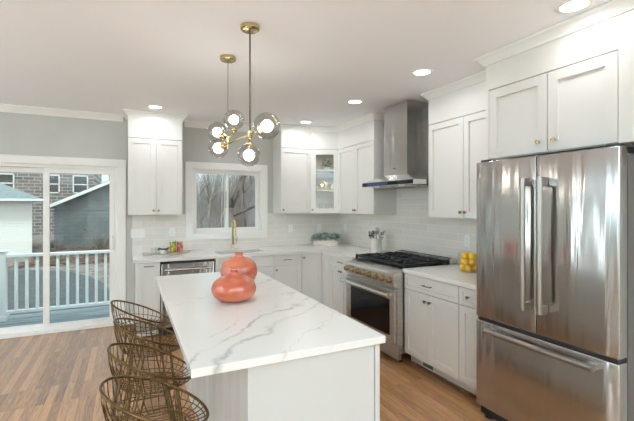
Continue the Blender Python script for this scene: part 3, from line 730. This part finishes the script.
# ------------------------------------------------------------------ vases on the island
M_coral = noisy(mat('glazed_coral_ceramic', (186, 98, 70), .14), (168, 80, 54), (198, 116, 90), 5, (1, 1, 2), 4)
def vase(label, x, y, prof):
    b = BM(); lathe(b, prof, 48); o = obj('vase', b, M_coral, None, True); o.location = (x, y, .9135); tag(o, label, 'vase', 'coral ceramic vases'); return o
def curve_prof(pts, n=5):
    out = []
    P = [pts[0]] + pts + [pts[-1]]
    for i in range(1, len(P) - 2):
        for k in range(n):
            t = k / n; q = []
            for c in (0, 1):
                a, b_, c_, d = P[i - 1][c], P[i][c], P[i + 1][c], P[i + 2][c]
                q.append(.5 * (2 * b_ + (c_ - a) * t + (2 * a - 5 * b_ + 4 * c_ - d) * t * t + (3 * b_ - a - 3 * c_ + d) * t ** 3))
            out.append((max(0, q[0]), q[1]))
    out.append(pts[-1]); return out
vase('squat wide coral vase with a short neck, in front of the taller one', .606, 2.482,
     [(0, 0)] + curve_prof([(.06, 0), (.108, .018), (.134, .050), (.140, .082), (.127, .118), (.090, .148), (.036, .168), (.022, .182), (.026, .198)]) + [(.021, .197), (.016, .182), (.016, .165), (0, .16)])
vase('taller rounded coral vase behind the squat one', .737, 2.863,
     [(0, 0)] + curve_prof([(.06, 0), (.10, .03), (.130, .09), (.133, .13), (.118, .178), (.075, .215), (.034, .228), (.027, .238), (.030, .256)]) + [(.024, .255), (.018, .238), (.018, .22), (0, .21)])

# ------------------------------------------------------------------ outlets and switches
def wall_plate(name, label, x, z, wall='back', w=.072, toggles=1, kind='outlet'):
    t = thing(name, label, 'outlet' if kind == 'outlet' else 'light switch', (x, WY - .0085, z) if wall == 'back' else (WX - .0085, x, z), 0 if wall == 'back' else R(-90))
    b = BM(); box(b, -w / 2, w / 2, -.006, 0, -.058, .058, .002); obj('cover_plate', b, M_plate, t)
    for k in range(toggles):
        cx = (k - (toggles - 1) / 2) * .046
        if kind == 'outlet':
            for zz in (-.02, .02):
                b = BM(); box(b, cx - .014, cx + .014, -.0075, -.006, zz - .013, zz + .013, .0005)
                so = obj('socket', b, M_plate, t); b = BM()
                for sx in (-.006, .006): box(b, cx + sx - .001, cx + sx + .001, -.0079, -.0075, zz - .004, zz + .006)
                obj('slots', b, M_dark, so)
        else:
            b = BM(); box(b, cx - .016, cx + .016, -.009, -.006, -.033, .033, .001); obj('rocker', b, M_plate, t)
wall_plate('light_switch', 'wide white triple switch plate beside the glass door, above the worktop end', .115, 1.16, w=.17, toggles=3, kind='switch')
wall_plate('wall_outlet', 'white wall outlet between the triple switch plate and the kitchen window', .525, 1.16)
wall_plate('wall_outlet', 'white wall outlet right of the kitchen window, under the single-door cabinet', 2.22, 1.165)
wall_plate('wall_outlet', 'white wall outlet above the succulent planter near the corner', 2.705, 1.165)
wall_plate('wall_outlet', 'white wall outlet on the right wall beside the corner', 5.405, 1.16, 'right')
wall_plate('wall_outlet', 'white wall outlet behind the lemon jar', 2.92, 1.16, 'right')

# ------------------------------------------------------------------ tray with small things
CZ = CT1 + .0005
b = BM(); pts = [(.12 , 5.16), (.40, 4.93), (.74, 5.30), (.66, 5.46), (.44, 5.36), (.2, 5.36)]
prism(b, [(.155, 5.23), (.20, 5.10), (.40, 4.955), (.55, 5.05), (.72, 5.28), (.69, 5.38), (.52, 5.40), (.28, 5.37)], 'z', 0, .016)
bmesh.ops.bevel(b, geom=b.edges[:], offset=.003, segments=2, affect='EDGES')
o = obj('serving_board', b, noisy(mat('pale_stone_board', (172, 162, 148), .5), (150, 138, 122), (190, 182, 170), 12, (1, 3, 1)), None, False, (0, 0, CZ)); tag(o, 'pale grey serving board on the back worktop left of the sink', 'tray')
TZ = CZ + .0165
M_leaf = noisy(mat('green_leaf', (70, 104, 52), .5), (52, 84, 40), (92, 126, 70), 20)
def leaf(bm, base, d, L, w, curl=.3, n=4):
    base = Vector(base); d = Vector(d).normalized(); side = d.cross(Vector((0, 0, 1)))
    side = side.normalized() if side.length > .05 else Vector((1, 0, 0)); up = side.cross(d)
    rows = []
    for i in range(n + 1):
        u = i / n; c = base + d * (L * u) - up * (curl * L * u * u); ww = w * math.sin(PI * min(1, .12 + u * .86)) ** .8
        rows.append([bm.verts.new(c - side * ww / 2), bm.verts.new(c - up * ww * .16), bm.verts.new(c + side * ww / 2)])
    for A_, B_ in zip(rows, rows[1:]):
        for k in range(2): bm.faces.new([A_[k], A_[k + 1], B_[k + 1], B_[k]])
t = thing('potted_plant', 'small green plant in a white bowl on the serving board', 'plant', (.385, 5.14, TZ))
b = BM(); lathe(b, [(0, 0), (.032, 0), (.045, .02), (.05, .05), (.046, .05), (.042, .022), (0, .012)], 20); obj('bowl', b, mat('white_ceramic', (232, 228, 220), .25), t, 'auto')
b = BM()
for k in range(40):
    a = random.uniform(0, 2 * PI); leaf(b, (random.uniform(-.02, .02), random.uniform(-.02, .02), .035), (math.cos(a), math.sin(a), random.uniform(.25, 1.0)), random.uniform(.055, .085), .042, .3)
obj('leaves', b, M_leaf, t)
def tin(name, label, x, y, c1, c2, hh):
    t = thing(name, label, 'tin', (x, y, TZ), 0, 'small bright tins on the serving board')
    b = BM(); lathe(b, [(0, 0), (.038, 0), (.038, hh), (0, hh)], 22); obj('tin_body', b, noisy(mat(name + '_print', c1, .4), c1, c2, 26, (1, 1, 1), 1, 0, .45, .55), t, 'auto')
    b = BM(); lathe(b, [(.036, hh + .0005), (.0395, hh + .0005), (.0395, hh + .007), (.034, hh + .007), (.033, hh + .003), (0, hh + .003), (0, hh + .0005)], 22); obj('tin_lid', b, M_chrome, t, 'auto')
tin('yellow_tin', 'yellow and green printed tin on the serving board', .505, 5.235, (198, 172, 70), (120, 130, 70), .135)
tin('red_tin', 'red and pink printed tin on the right of the serving board', .592, 5.275, (184, 74, 76), (206, 150, 116), .125)
for l, x, y in (('small clear glass at the left end of the serving board', .275, 5.18), ('small clear glass beside the white bowl on the serving board', .325, 5.265)):
    b = BM(); lathe(b, [(0, 0), (.024, 0), (.03, .07), (.0285, .07), (.023, .004), (0, .004)], 20)
    o = obj('drinking_glass', b, M_jar, None, 'auto', (x, y, TZ)); tag(o, l, 'glass', 'small glasses on the serving board')

# ------------------------------------------------------------------ succulent planter
t = thing('succulent_planter', 'long whitewashed planter box of blue-green succulents in the worktop corner', 'plant', (2.69, 5.30, CZ), R(-27))
b = BM(); L, D, hh = .185, .06, .075
box(b, -L, L, -D, -D + .012, 0, hh, .001); box(b, -L, L, D - .012, D, 0, hh, .001); box(b, -L, -L + .012, -D + .012, D - .012, 0, hh); box(b, L - .012, L, -D + .012, D - .012, 0, hh); box(b, -L + .012, L - .012, -D + .012, D - .012, 0, .062)
obj('planter_box', b, noisy(mat('whitewashed_wood', (222, 214, 202), .7), (204, 192, 176), (232, 227, 218), 10, (1, 6, 12)), t)
M_succ = noisy(mat('blue_green_succulent', (156, 174, 166), .55), (104, 130, 124), (196, 208, 202), 14)
for r_ in range(2):
    for k in range(5):
        cx = -.165 + k * .078 + r_ * .02; cy = -.03 + r_ * .06; cz = .085 + random.uniform(0, .05); ax = Vector((cx * 1.2, (cy) * 4, .5)).normalized()
        q = ax.to_track_quat('Z', 'Y').to_matrix()
        b = BM()
        for ring, (nn, el, LL) in enumerate(((8, .1, .088), (8, .6, .08), (6, 1.1, .062))):
            for j in range(nn):
                a = 2 * PI * (j + ring * .5) / nn; leaf(b, (cx, cy, cz), q @ Vector((math.cos(a) * math.cos(el), math.sin(a) * math.cos(el), math.sin(el))), LL, .046, -.25, 3)
        tube(b, [(cx, cy, .068), (cx, cy, cz + .01)], .006, 6)
        obj('succulent', b, M_succ, t)

# ------------------------------------------------------------------ utensil crock
t = thing('utensil_crock', 'white marble crock holding steel utensils beside the range', 'crock', (2.87, 4.215, CZ))
b = BM(); lathe(b, [(0, 0), (.070, 0), (.073, .004), (.073, .175), (.064, .175), (.064, .012), (0, .012)], 30)
obj('crock_body', b, noisy(mat('white_marble_crock', (226, 222, 214), .3), (206, 200, 190), (234, 231, 225), 7), t, 'auto')
def utensil(name, label, ang, tilt, L, head):
    t = bpy.data.objects.new(name, None); COL.objects.link(t); t.location = (2.87 + .018 * math.cos(ang), 4.215 + .018 * math.sin(ang), CZ + .0135)
    tag(t, label, 'utensil', 'steel utensils in the crock')
    d = Vector((math.cos(ang) * math.sin(tilt), math.sin(ang) * math.sin(tilt), math.cos(tilt)))
    b = BM(); tube(b, [(0, 0, 0), d * L], .004, 7); obj('handle', b, M_chrome, t, True)
    q = d.to_track_quat('Z', 'Y').to_matrix().to_4x4(); c = d * L; b = BM()
    if head == 'ladle':
        lathe(b, [(0, -.03), (.024, -.028), (.042, -.010), (.046, .008), (.043, .008), (.039, -.008), (.021, -.024), (0, -.026)], 18, Matrix.Translation(c + Vector((0, 0, .012))) @ q @ Matrix.Rotation(R(75), 4, 'X'))
    elif head == 'spoon': ball(b, c + d * .03, .046, 16, 8, (.9, .35, 1.1))
    elif head == 'whisk':
        for k in range(6):
            a = PI * k / 6; u = q.to_3x3() @ Vector((math.cos(a), math.sin(a), 0))
            tube(b, [c + d * (.05 * (1 - math.cos(s * PI / 8))) * 1.0 + u * (.036 * math.sin(s * PI / 8)) for s in range(9)], .0014, 5)
    elif head == 'turner': Mx = Matrix.Translation(c) @ q; box(b, -.04, .04, -.0015, .0015, -.005, .09, .001); bmesh.ops.transform(b, matrix=Mx, verts=b.verts)
    obj('head', b, M_chrome, t, 'auto')
for a in ((2.4, .32, .215, 'ladle', 'steel ladle leaning left in the crock'), (.8, .2, .235, 'spoon', 'steel serving spoon at the back of the crock'), (-1.2, .30, .205, 'ladle', 'steel ladle leaning right in the crock'),
          (1.4, .34, .20, 'spoon', 'steel spoon leaning to the corner in the crock'),
          (-2.2, .18, .20, 'whisk', 'wire whisk at the front of the crock'), (-.1, .36, .20, 'turner', 'flat steel turner leaning to the wall in the crock')):
    utensil({'spoon': 'serving_spoon', 'turner': 'turner'}.get(a[3], a[3]), a[4], a[0], a[1], a[2], a[3])

# ------------------------------------------------------------------ lemons in a glass jar
JX, JY = 2.815, 2.635; JR = .097
t = thing('glass_jar', 'clear glass jar full of lemons beside the refrigerator', 'jar', (JX, JY, CZ))
b = BM(); lathe(b, [(0, 0), (JR - .006, 0), (JR, .008), (JR, .165), (JR + .003, .17), (JR - .003, .172), (JR - .005, .165), (JR - .005, .012), (JR - .012, .006), (0, .006)], 36); obj('jar_body', b, M_jar, t, 'auto')
M_lemon = noisy(mat('lemon_peel', (246, 196, 24), .4), (242, 186, 14), (250, 208, 44), 40, (1, 1, 1), 2, .15)
def lemon_bm():
    b = BM(); prof = [(0, -.042), (.006, -.040), (.012, -.034), (.024, -.024), (.031, -.008), (.031, .008), (.024, .024), (.013, .034), (.007, .041), (0, .043)]
    return lathe(b, prof, 18)
lm = None; zz = .040; lemons = []
for layer, (n_, rr, z) in enumerate(((5, .053, .038), (5, .053, .091), (4, .048, .144))):
    for k in range(n_):
        a = 2 * PI * k / n_ + layer * .63; lemons.append((JX + rr * math.cos(a), JY + rr * math.sin(a), CZ + z, a))
for i, (x, y, z, a) in enumerate(lemons):
    if lm is None: o = lm = obj('lemon', lemon_bm(), M_lemon, None, True)
    else: o = lm.copy(); COL.objects.link(o)
    o.location = (x, y, z); o.rotation_euler = (R(random.uniform(-25, 25)) , R(90) + random.uniform(-.5, .5), a + PI / 2); o.scale = (1, 1, .8)
    tag(o, 'yellow lemon inside the clear glass jar', 'lemon', 'lemons in the glass jar')

# ------------------------------------------------------------------ things behind the glass cabinet door
GX, GY = 2.70, 5.27; M_cream = noisy(mat('cream_stoneware', (222, 206, 178), .4), (208, 188, 156), (232, 220, 198), 9)
s1, s2 = UZ + SH[0] + .0095, UZ + SH[1] + .0095
t = thing('potted_plant', 'trailing green plant in a pale bowl on the top cabinet shelf', 'plant', (GX, GY, s2))
b = BM(); lathe(b, [(0, 0), (.04, 0), (.07, .05), (.065, .05), (.035, .008), (0, .008)], 22); obj('bowl', b, M_cream, t, 'auto')
b = BM()
for k in range(110):
    a = random.uniform(0, 2 * PI); rr = random.uniform(0, .075); zc = random.uniform(.05, .17) - rr * .4
    leaf(b, (rr * math.cos(a), rr * math.sin(a), zc), (math.cos(a), math.sin(a), random.uniform(-.2, .8)), random.uniform(.03, .055), .024, .3, 3)
for k in range(14):
    a = 2 * PI * k / 14; tube(b, [(0, 0, .03), (.05 * math.cos(a), .05 * math.sin(a), .1), (.07 * math.cos(a), .07 * math.sin(a), .11)], .0015, 4)
obj('leaves', b, M_leaf, t)
def jar_(label, x, y, r, hh):
    b = BM(); lathe(b, [(0, 0), (r * .6, 0), (r, hh * .3), (r, hh * .6), (r * .6, hh * .85), (r * .45, hh), (r * .38, hh), (r * .5, hh * .8), (0, hh * .7)], 24)
    o = obj('stoneware_jar', b, M_cream, None, True, (x, y, s1)); tag(o, label, 'jar', 'cream jars in the glass-door cabinet')
jar_('taller cream jar in the middle of the centre cabinet shelf', GX - .005, GY + .06, .05, .15); jar_('round cream jar on the left of the centre cabinet shelf', GX - .10, GY + .005, .045, .09)
jar_('round cream jar on the right of the centre cabinet shelf', GX + .08, GY - .06, .045, .10)
for i, (l, x, y) in enumerate((('clear tumbler on the left of the bottom cabinet shelf', GX - .10, GY + .02), ('clear tumbler in the middle of the bottom cabinet shelf', GX - .01, GY - .02), ('clear tumbler on the right of the bottom cabinet shelf', GX + .08, GY - .06))):
    b = BM(); lathe(b, [(0, 0), (.034, 0), (.04, .13), (.038, .13), (.032, .006), (0, .006)], 22); o = obj('tumbler', b, M_jar, None, 'auto', (x, y, UZ + .0185)); tag(o, l, 'glass', 'tumblers in the glass-door cabinet')
b = BM(); lathe(b, [(0, 0), (.08, 0), (.12, .02), (.115, .022), (.08, .006), (0, .006)], 28)
t0 = obj('stacked_plates', b, M_cream, None, 'auto', (2.84, 5.34, UZ + .0185)); t0.name = 'dinner_plate'; tag(t0, 'cream plate at the back of the bottom cabinet shelf', 'plate')

# ------------------------------------------------------------------ outside
M_ground = noisy(mat('leaf_litter', (122, 114, 106), .95), (92, 84, 78), (154, 146, 138), 3.5, (1, 1, 1), 8, .6)
GZ = -.9
b = BM(); n_x, n_y = 44, 40; G = []
def gh(x, y):
    s = min(1, max(0, (y - 11) / 34)); k = min(1, max(0, (x - 3.9 ) / 4 + (y - 12) / 60))
    return GZ + 4.6 * s * k + .06 * math.sin(x * 1.7 + y) * (1 if y > 9 else 0) * k
for j in range(n_y + 1):
    y = WY + .2 + (70 - WY) * (j / n_y) ** 1.5
    G.append([b.verts.new((-45 + 100 * i / n_x, y, gh(-45 + 100 * i / n_x, y))) for i in range(n_x + 1)])
for j in range(n_y):
    for i in range(n_x): b.faces.new([G[j][i], G[j][i + 1], G[j + 1][i + 1], G[j + 1][i]])
struct('ground', b, M_ground, None, True)
b = BM(); prism(b, [(-11, 7.9), (.1, 7.9), (-.3, 11.3), (-.571, 13.15), (-.82, 14.3), (-1.21, 15.26), (-1.75, 16.4), (-2.27, 17.1), (-4.3, 18.3), (-11, 19.5)], 'z', GZ - .1, GZ + .02)
struct('driveway', b, noisy(mat('asphalt', (80, 85, 88), .9), (70, 75, 78), (90, 95, 98), 6, (1, 1, 1), 6))
b = BM()
for k in range(11): box(b, -3.2, .45, WY + .17 + k * .142, WY + .17 + k * .142 + .136, -.17, -.13)
box(b, -3.2, .45, WY + .17, WY + 1.72, -.33, -.175)
struct('deck', b, noisy(mat('grey_deck_boards', (146, 158, 160), .7), (128, 142, 146), (164, 174, 176), 3, (.6, 9, 1)))
M_rail = mat('pale_painted_rail', (232, 236, 236), .5)
ryd = 7.0
t = thing('deck_railing', 'pale railing with square balusters along the deck edge', 'railing', (0, 0, -.1295))
for x in (-3.1, -1.63, .35):
    b = BM(); box(b, x - .055, x + .055, ryd - .055, ryd + .055, .001, .98, .004); box(b, x - .07, x + .07, ryd - .07, ryd + .07, .98, 1.0, .004)
    box(b, x - .075, x + .075, ryd - .075, ryd + .075, .001, .07, .006); obj('post', b, M_rail, t)
b = BM(); box(b, -3.04, .29, ryd - .045, ryd + .045, .90, .945, .006); obj('top_rail', b, M_rail, t)
b = BM(); box(b, -3.04, .29, ryd - .03, ryd + .03, .09, .135, .004); obj('bottom_rail', b, M_rail, t)
x = -2.98
while x < .26:
    if min(abs(x - q) for q in (-3.1, -1.63, .35)) > .08:
        b = BM(); box(b, x - .019, x + .019, ryd - .019, ryd + .019, .134, .901); obj('baluster', b, M_rail, t)
    x += .1265

def lap(bm, x0, x1, y, z0, z1, step=.13, face='y-'):
    z = z0
    while z < z1 - 1e-4:
        zt = min(z + step, z1)
        if face == 'y-': prism(bm, [(y - .024, z), (y, z), (y, zt), (y - .006, zt)], 'x', x0, x1)
        else: prism(bm, [(y + .024, z), (y, z), (y, zt), (y + .006, zt)], 'y', x0, x1)   # y is an x coordinate, facing +x
        z = zt
M_wside = mat('white_siding', (226, 230, 228), .6); M_gside = noisy(mat('blue_grey_siding', (104, 114, 116), .7), (98, 108, 110), (112, 122, 124), 2)
M_roofg = noisy(mat('grey_shingles', (122, 136, 140), .85), (108, 122, 126), (138, 150, 154), 9, (1, 1, 4), 3, .3)
# white garage
t = thing('garage', 'white garage with lap siding and grey hip roof, at the left of the glass door', 'building', (0, 0, GZ))
pv = Vector((-4.25, 23.1, 0)); t.rotation_euler = (0, 0, R(12)); t.location = pv - Matrix.Rotation(R(12), 3, 'Z') @ pv + Vector((0, 0, GZ))
b = BM(); lap(b, -12, -4.25, 23.1, .0, 2.62); box(b, -12, -4.25, 23.1, 29, 0, 2.62); obj('wall', b, M_wside, t)
b = BM(); lap(b, 23.1, 29, -4.25, 0, 2.62, face='x+'); box(b, -4.262, -4.205, 23.06, 23.12, 0, 2.62); obj('corner_board', b, M_wside, t)
b = BM(); e = [(-12.4, 22.7), (-3.85, 22.7), (-3.85, 29.4), (-12.4, 29.4)]; V0 = [b.verts.new((*p, 2.62)) for p in e]; V1 = [b.verts.new((*p, 2.74)) for p in e]
rd = [b.verts.new((-9.2, 26.05, 4.35)), b.verts.new((-7.1, 26.05, 4.35))]
b.faces.new(V0[::-1])
for i in range(4): b.faces.new([V0[i], V0[(i + 1) % 4], V1[(i + 1) % 4], V1[i]])
b.faces.new([V1[0], V1[1], rd[1], rd[0]]); b.faces.new([V1[1], V1[2], rd[1]]); b.faces.new([V1[2], V1[3], rd[0], rd[1]]); b.faces.new([V1[3], V1[0], rd[0]])
obj('roof', b, M_roofg, t)
b = BM(); box(b, -12.45, -3.78, 22.6, 22.7, 2.62, 2.73); box(b, -3.85, -3.78, 22.7, 29.4, 2.62, 2.73); obj('gutter', b, M_rail, t)
# grey-sided gabled garage
t = thing('garage', 'blue-grey sided garage with a white gable edge, behind the bare bush', 'building', (0, 0, GZ))
gx0, gx1, gy, ez, pk = -3.75, 3.1, 26.2, 2.42, 4.05
b = BM(); lap(b, gx0, gx1, gy, 0, pk + .1, .21)
xm = (gx0 + gx1) / 2
for s, xe in ((1, gx0), (-1, gx1)):
    d = Vector((xm - xe, 0, pk - ez)); nrm = Vector((-d.z, 0, d.x)) if s > 0 else Vector((-d.z, 0, d.x)) * 1
    if nrm.z < 0: nrm = -nrm
    bmesh.ops.bisect_plane(b, geom=b.verts[:] + b.edges[:] + b.faces[:], plane_co=(xe, 0, ez), plane_no=nrm, clear_outer=True)
prism(b, [(gx0, 0), (gx1, 0), (gx1, ez), (xm, pk), (gx0, ez)], 'y', gy + .001, gy + 8); obj('wall', b, M_gside, t)
b = BM(); prism(b, [(gx0 - .4, ez - .2), (xm, pk + .02), (xm, pk + .16), (gx0 - .4, ez - .05)], 'y', gy - .35, gy + 8.3); prism(b, [(gx1 + .4, ez - .2), (xm, pk + .02), (xm, pk + .16), (gx1 + .4, ez - .05)], 'y', gy - .35, gy + 8.3); obj('roof', b, M_roofg, t)
b = BM(); prism(b, [(gx0 - .42, ez - .27), (xm, pk - .05), (xm, pk + .12), (gx0 - .42, ez - .08)], 'y', gy - .40, gy - .352); prism(b, [(gx1 + .42, ez - .27), (xm, pk - .05), (xm, pk + .12), (gx1 + .42, ez - .08)], 'y', gy - .40, gy - .352); obj('rake_board', b, M_rail, t)
# brick building
t = thing('brick_building', 'tall weathered brick building behind the two garages', 'building', (0, 38, GZ))
b = BM(); box(b, -30, -2.6, 0, 10, 0, 10); obj('wall', b, M_brickwall, t)
M_pane = mat('dark_window_pane', (52, 58, 64), .1)
for x in (-20, -15.6, -11.2, -8.6, -5.6, -3.6):
    for z in (3.4, 6.2):
        b = BM(); w2, h2 = .55, 1.5
        for q in ((x - w2, x - w2 + .09, z, z + h2), (x + w2 - .09, x + w2, z, z + h2), (x - w2, x + w2, z, z + .09), (x - w2, x + w2, z + h2 - .09, z + h2), (x - w2, x + w2, z + .7, z + .78)): box(b, q[0], q[1], -.06, -.001, q[2], q[3])
        f = obj('window', b, M_rail, t); b = BM(); box(b, x - w2, x + w2, -.03, -.001, z, z + h2); obj('pane', b, M_pane, f)

# trees and brush
M_bark = noisy(mat('grey_bark', (98, 88, 80), .9), (74, 66, 60), (130, 120, 112), 6, (1, 1, .3), 5, .5)
M_bark2 = noisy(mat('pale_bark', (148, 142, 136), .9), (118, 112, 106), (176, 170, 164), 6, (1, 1, .3), 5, .5)
STR = .09
def grow(bm, p, d, L, r, depth, rnd, seg):
    pts, rs = [p], [r]; c = Vector(p); dd = Vector(d).normalized(); n = 4
    for i in range(n):
        dd = (dd + Vector((rnd.uniform(-1, 1), rnd.uniform(-1, 1), rnd.uniform(-.3, .9))) * STR).normalized(); c = c + dd * (L / n); pts.append(c.copy()); rs.append(r * (1 - .5 * (i + 1) / n))
    tube(bm, pts, rs, seg)
    if depth > 0:
        for k in range(rnd.randint(2, 3) + (1 if depth == 1 else 0)):
            i = rnd.randint(1 if depth < 3 else 2, n); a = rnd.uniform(0, 2 * PI); q = dd.orthogonal().normalized(); q.rotate(Matrix.Rotation(a, 3, dd))
            grow(bm, pts[i], dd * rnd.uniform(.5, 1) + q * rnd.uniform(.35, .75), L * rnd.uniform(.5, .75), max(.004, rs[i] * .52), depth - 1, rnd, max(4, seg - 1))
def tree(label, x, y, hgt, r, seed, m, depth=4, lean=(0, 0)):
    rnd = random.Random(seed); b = BM(); grow(b, Vector((0, 0, -.1)), Vector((lean[0], lean[1], 1)), hgt * 1.25, r * .72, depth, rnd, 7)
    o = obj('bare_tree', b, m, None, True, (x, y, gh(x, y))); tag(o, label, 'tree', 'bare trees behind the house')
b = BM(); rnd = random.Random(5)   # forked tree close to the kitchen window
tube(b, [(0, 0, -.1), (.02, 0, 1.6), (.06, 0, 2.35)], [.15, .12, .11], 9)
grow(b, Vector((.06, 0, 2.3)), Vector((.42, .1, 1)), 2.4, .085, 3, rnd, 7); grow(b, Vector((.05, 0, 2.2)), Vector((-.08, -.1, 1)), 2.2, .07, 3, rnd, 7); grow(b, Vector((.06, 0, 2.1)), Vector((1, .1, .42)), 2.0, .045, 3, rnd, 6)
o = obj('bare_tree', b, M_bark, None, True, (2.42, 10.6, gh(2.42, 10.6))); tag(o, 'dark forked bare tree close outside the kitchen window', 'tree', 'bare trees behind the house')
spots = [(4.2, 24, .13, M_bark2), (5.0, 27, .12, M_bark), (6.6, 25.5, .11, M_bark2), (8.0, 30, .14, M_bark), (6.3, 31, .12, M_bark2), (9.4, 32, .14, M_bark), (6.9, 36, .15, M_bark2), (10.6, 37, .16, M_bark), (12.2, 41, .16, M_bark2), (4.25, 15.5, .07, M_bark), (3.0, 14.5, .065, M_bark2), (2.55, 15, .085, M_bark2),
         (-1.1, 35.6, .16, M_bark), (.5, 39, .18, M_bark2), (2.0, 41, .18, M_bark)]
desc = ['pale bare tree at the left of the kitchen window view', 'dark bare tree left of centre in the kitchen window view', 'pale bare tree just right of the window mullion', 'dark bare tree in the right pane of the kitchen window', 'pale slim bare tree behind the window mullion', 'dark bare tree at the right edge of the kitchen window view',
        'pale bare tree far up the slope, left pane', 'dark bare tree far up the slope, right pane', 'pale bare tree far up the slope at the right', 'slim dark sapling near the right window pane', 'slim pale sapling near the window mullion', 'slim pale sapling nearest the left window pane',
        'dark bare tree beside the brick building', 'pale bare tree behind the grey-sided garage', 'dark bare tree rising over the grey garage roof']
for i, (x, y, r, m) in enumerate(spots): tree(desc[i], x, y, 2.9 + (y - 12) * .06, r, 20 + i, m)
b = BM(); rnd = random.Random(3)
for k in range(5200):
    y = 19 + 20 * rnd.random(); x = y * rnd.uniform(.11, .36) + rnd.uniform(-.5, .5); z = gh(x, y); hh = rnd.uniform(.6, 1.7) * (1 + (y - 13) * .02); a, c = rnd.uniform(-.35, .35), rnd.uniform(-.35, .35); r = .003 + .00032 * y
    tube(b, [(x, y, z - .05), (x + a * hh * .4, y + c * hh * .4, z + hh * .55), (x + a * hh + rnd.uniform(-.1, .1), y + c * hh, z + hh)], [r, r * .8, r * .4], 3, False, False)
o = obj('brushwood', b, noisy(mat('dry_brush', (158, 142, 128), .95), (128, 108, 94), (176, 176, 182), .7, (1, 1, .6), 3), None); tag(o, 'thicket of dry brush on the slope behind the kitchen window', 'brush', None, 'stuff')
def bush(label, x, y, s, seed, name='bare_bush'):
    rnd = random.Random(seed); b = BM()
    for k in range(9):
        a = rnd.uniform(0, 2 * PI); grow(b, Vector((rnd.uniform(-.1, .1) * s, rnd.uniform(-.1, .1) * s, -.05)), Vector((math.cos(a) * .6, math.sin(a) * .6, 1)), .75 * s, .022 * s, 2, rnd, 5)
    o = obj(name, b, M_bark, None, True, (x, y, gh(x, y))); tag(o, label, 'bush', 'bushes by the garages')
bush('bare bush in front of the grey-sided garage wall', -1.25, 23.8, 1.25, 3); bush('low bare bush at the left corner of the grey-sided garage', -3.3, 24.6, .6, 8); bush('small bare bush at the right of the grey-sided garage', .6, 23, .7, 9)
b = BM(); rnd = random.Random(9)
for k in range(1500):
    x, y = rnd.uniform(-4.0, 1.5), rnd.uniform(18.5, 26); a = rnd.uniform(0, 2 * PI); leaf(b, (x, y, GZ + .01 + rnd.random() * .12), (math.cos(a), math.sin(a), .3), .22, .14, .3, 2)
o = obj('fallen_leaves', b, noisy(mat('brown_leaves', (112, 84, 66), .9), (92, 66, 52), (140, 112, 92), 5), None); tag(o, 'brown fallen leaves in front of the grey-sided garage', 'leaves', None, 'stuff')
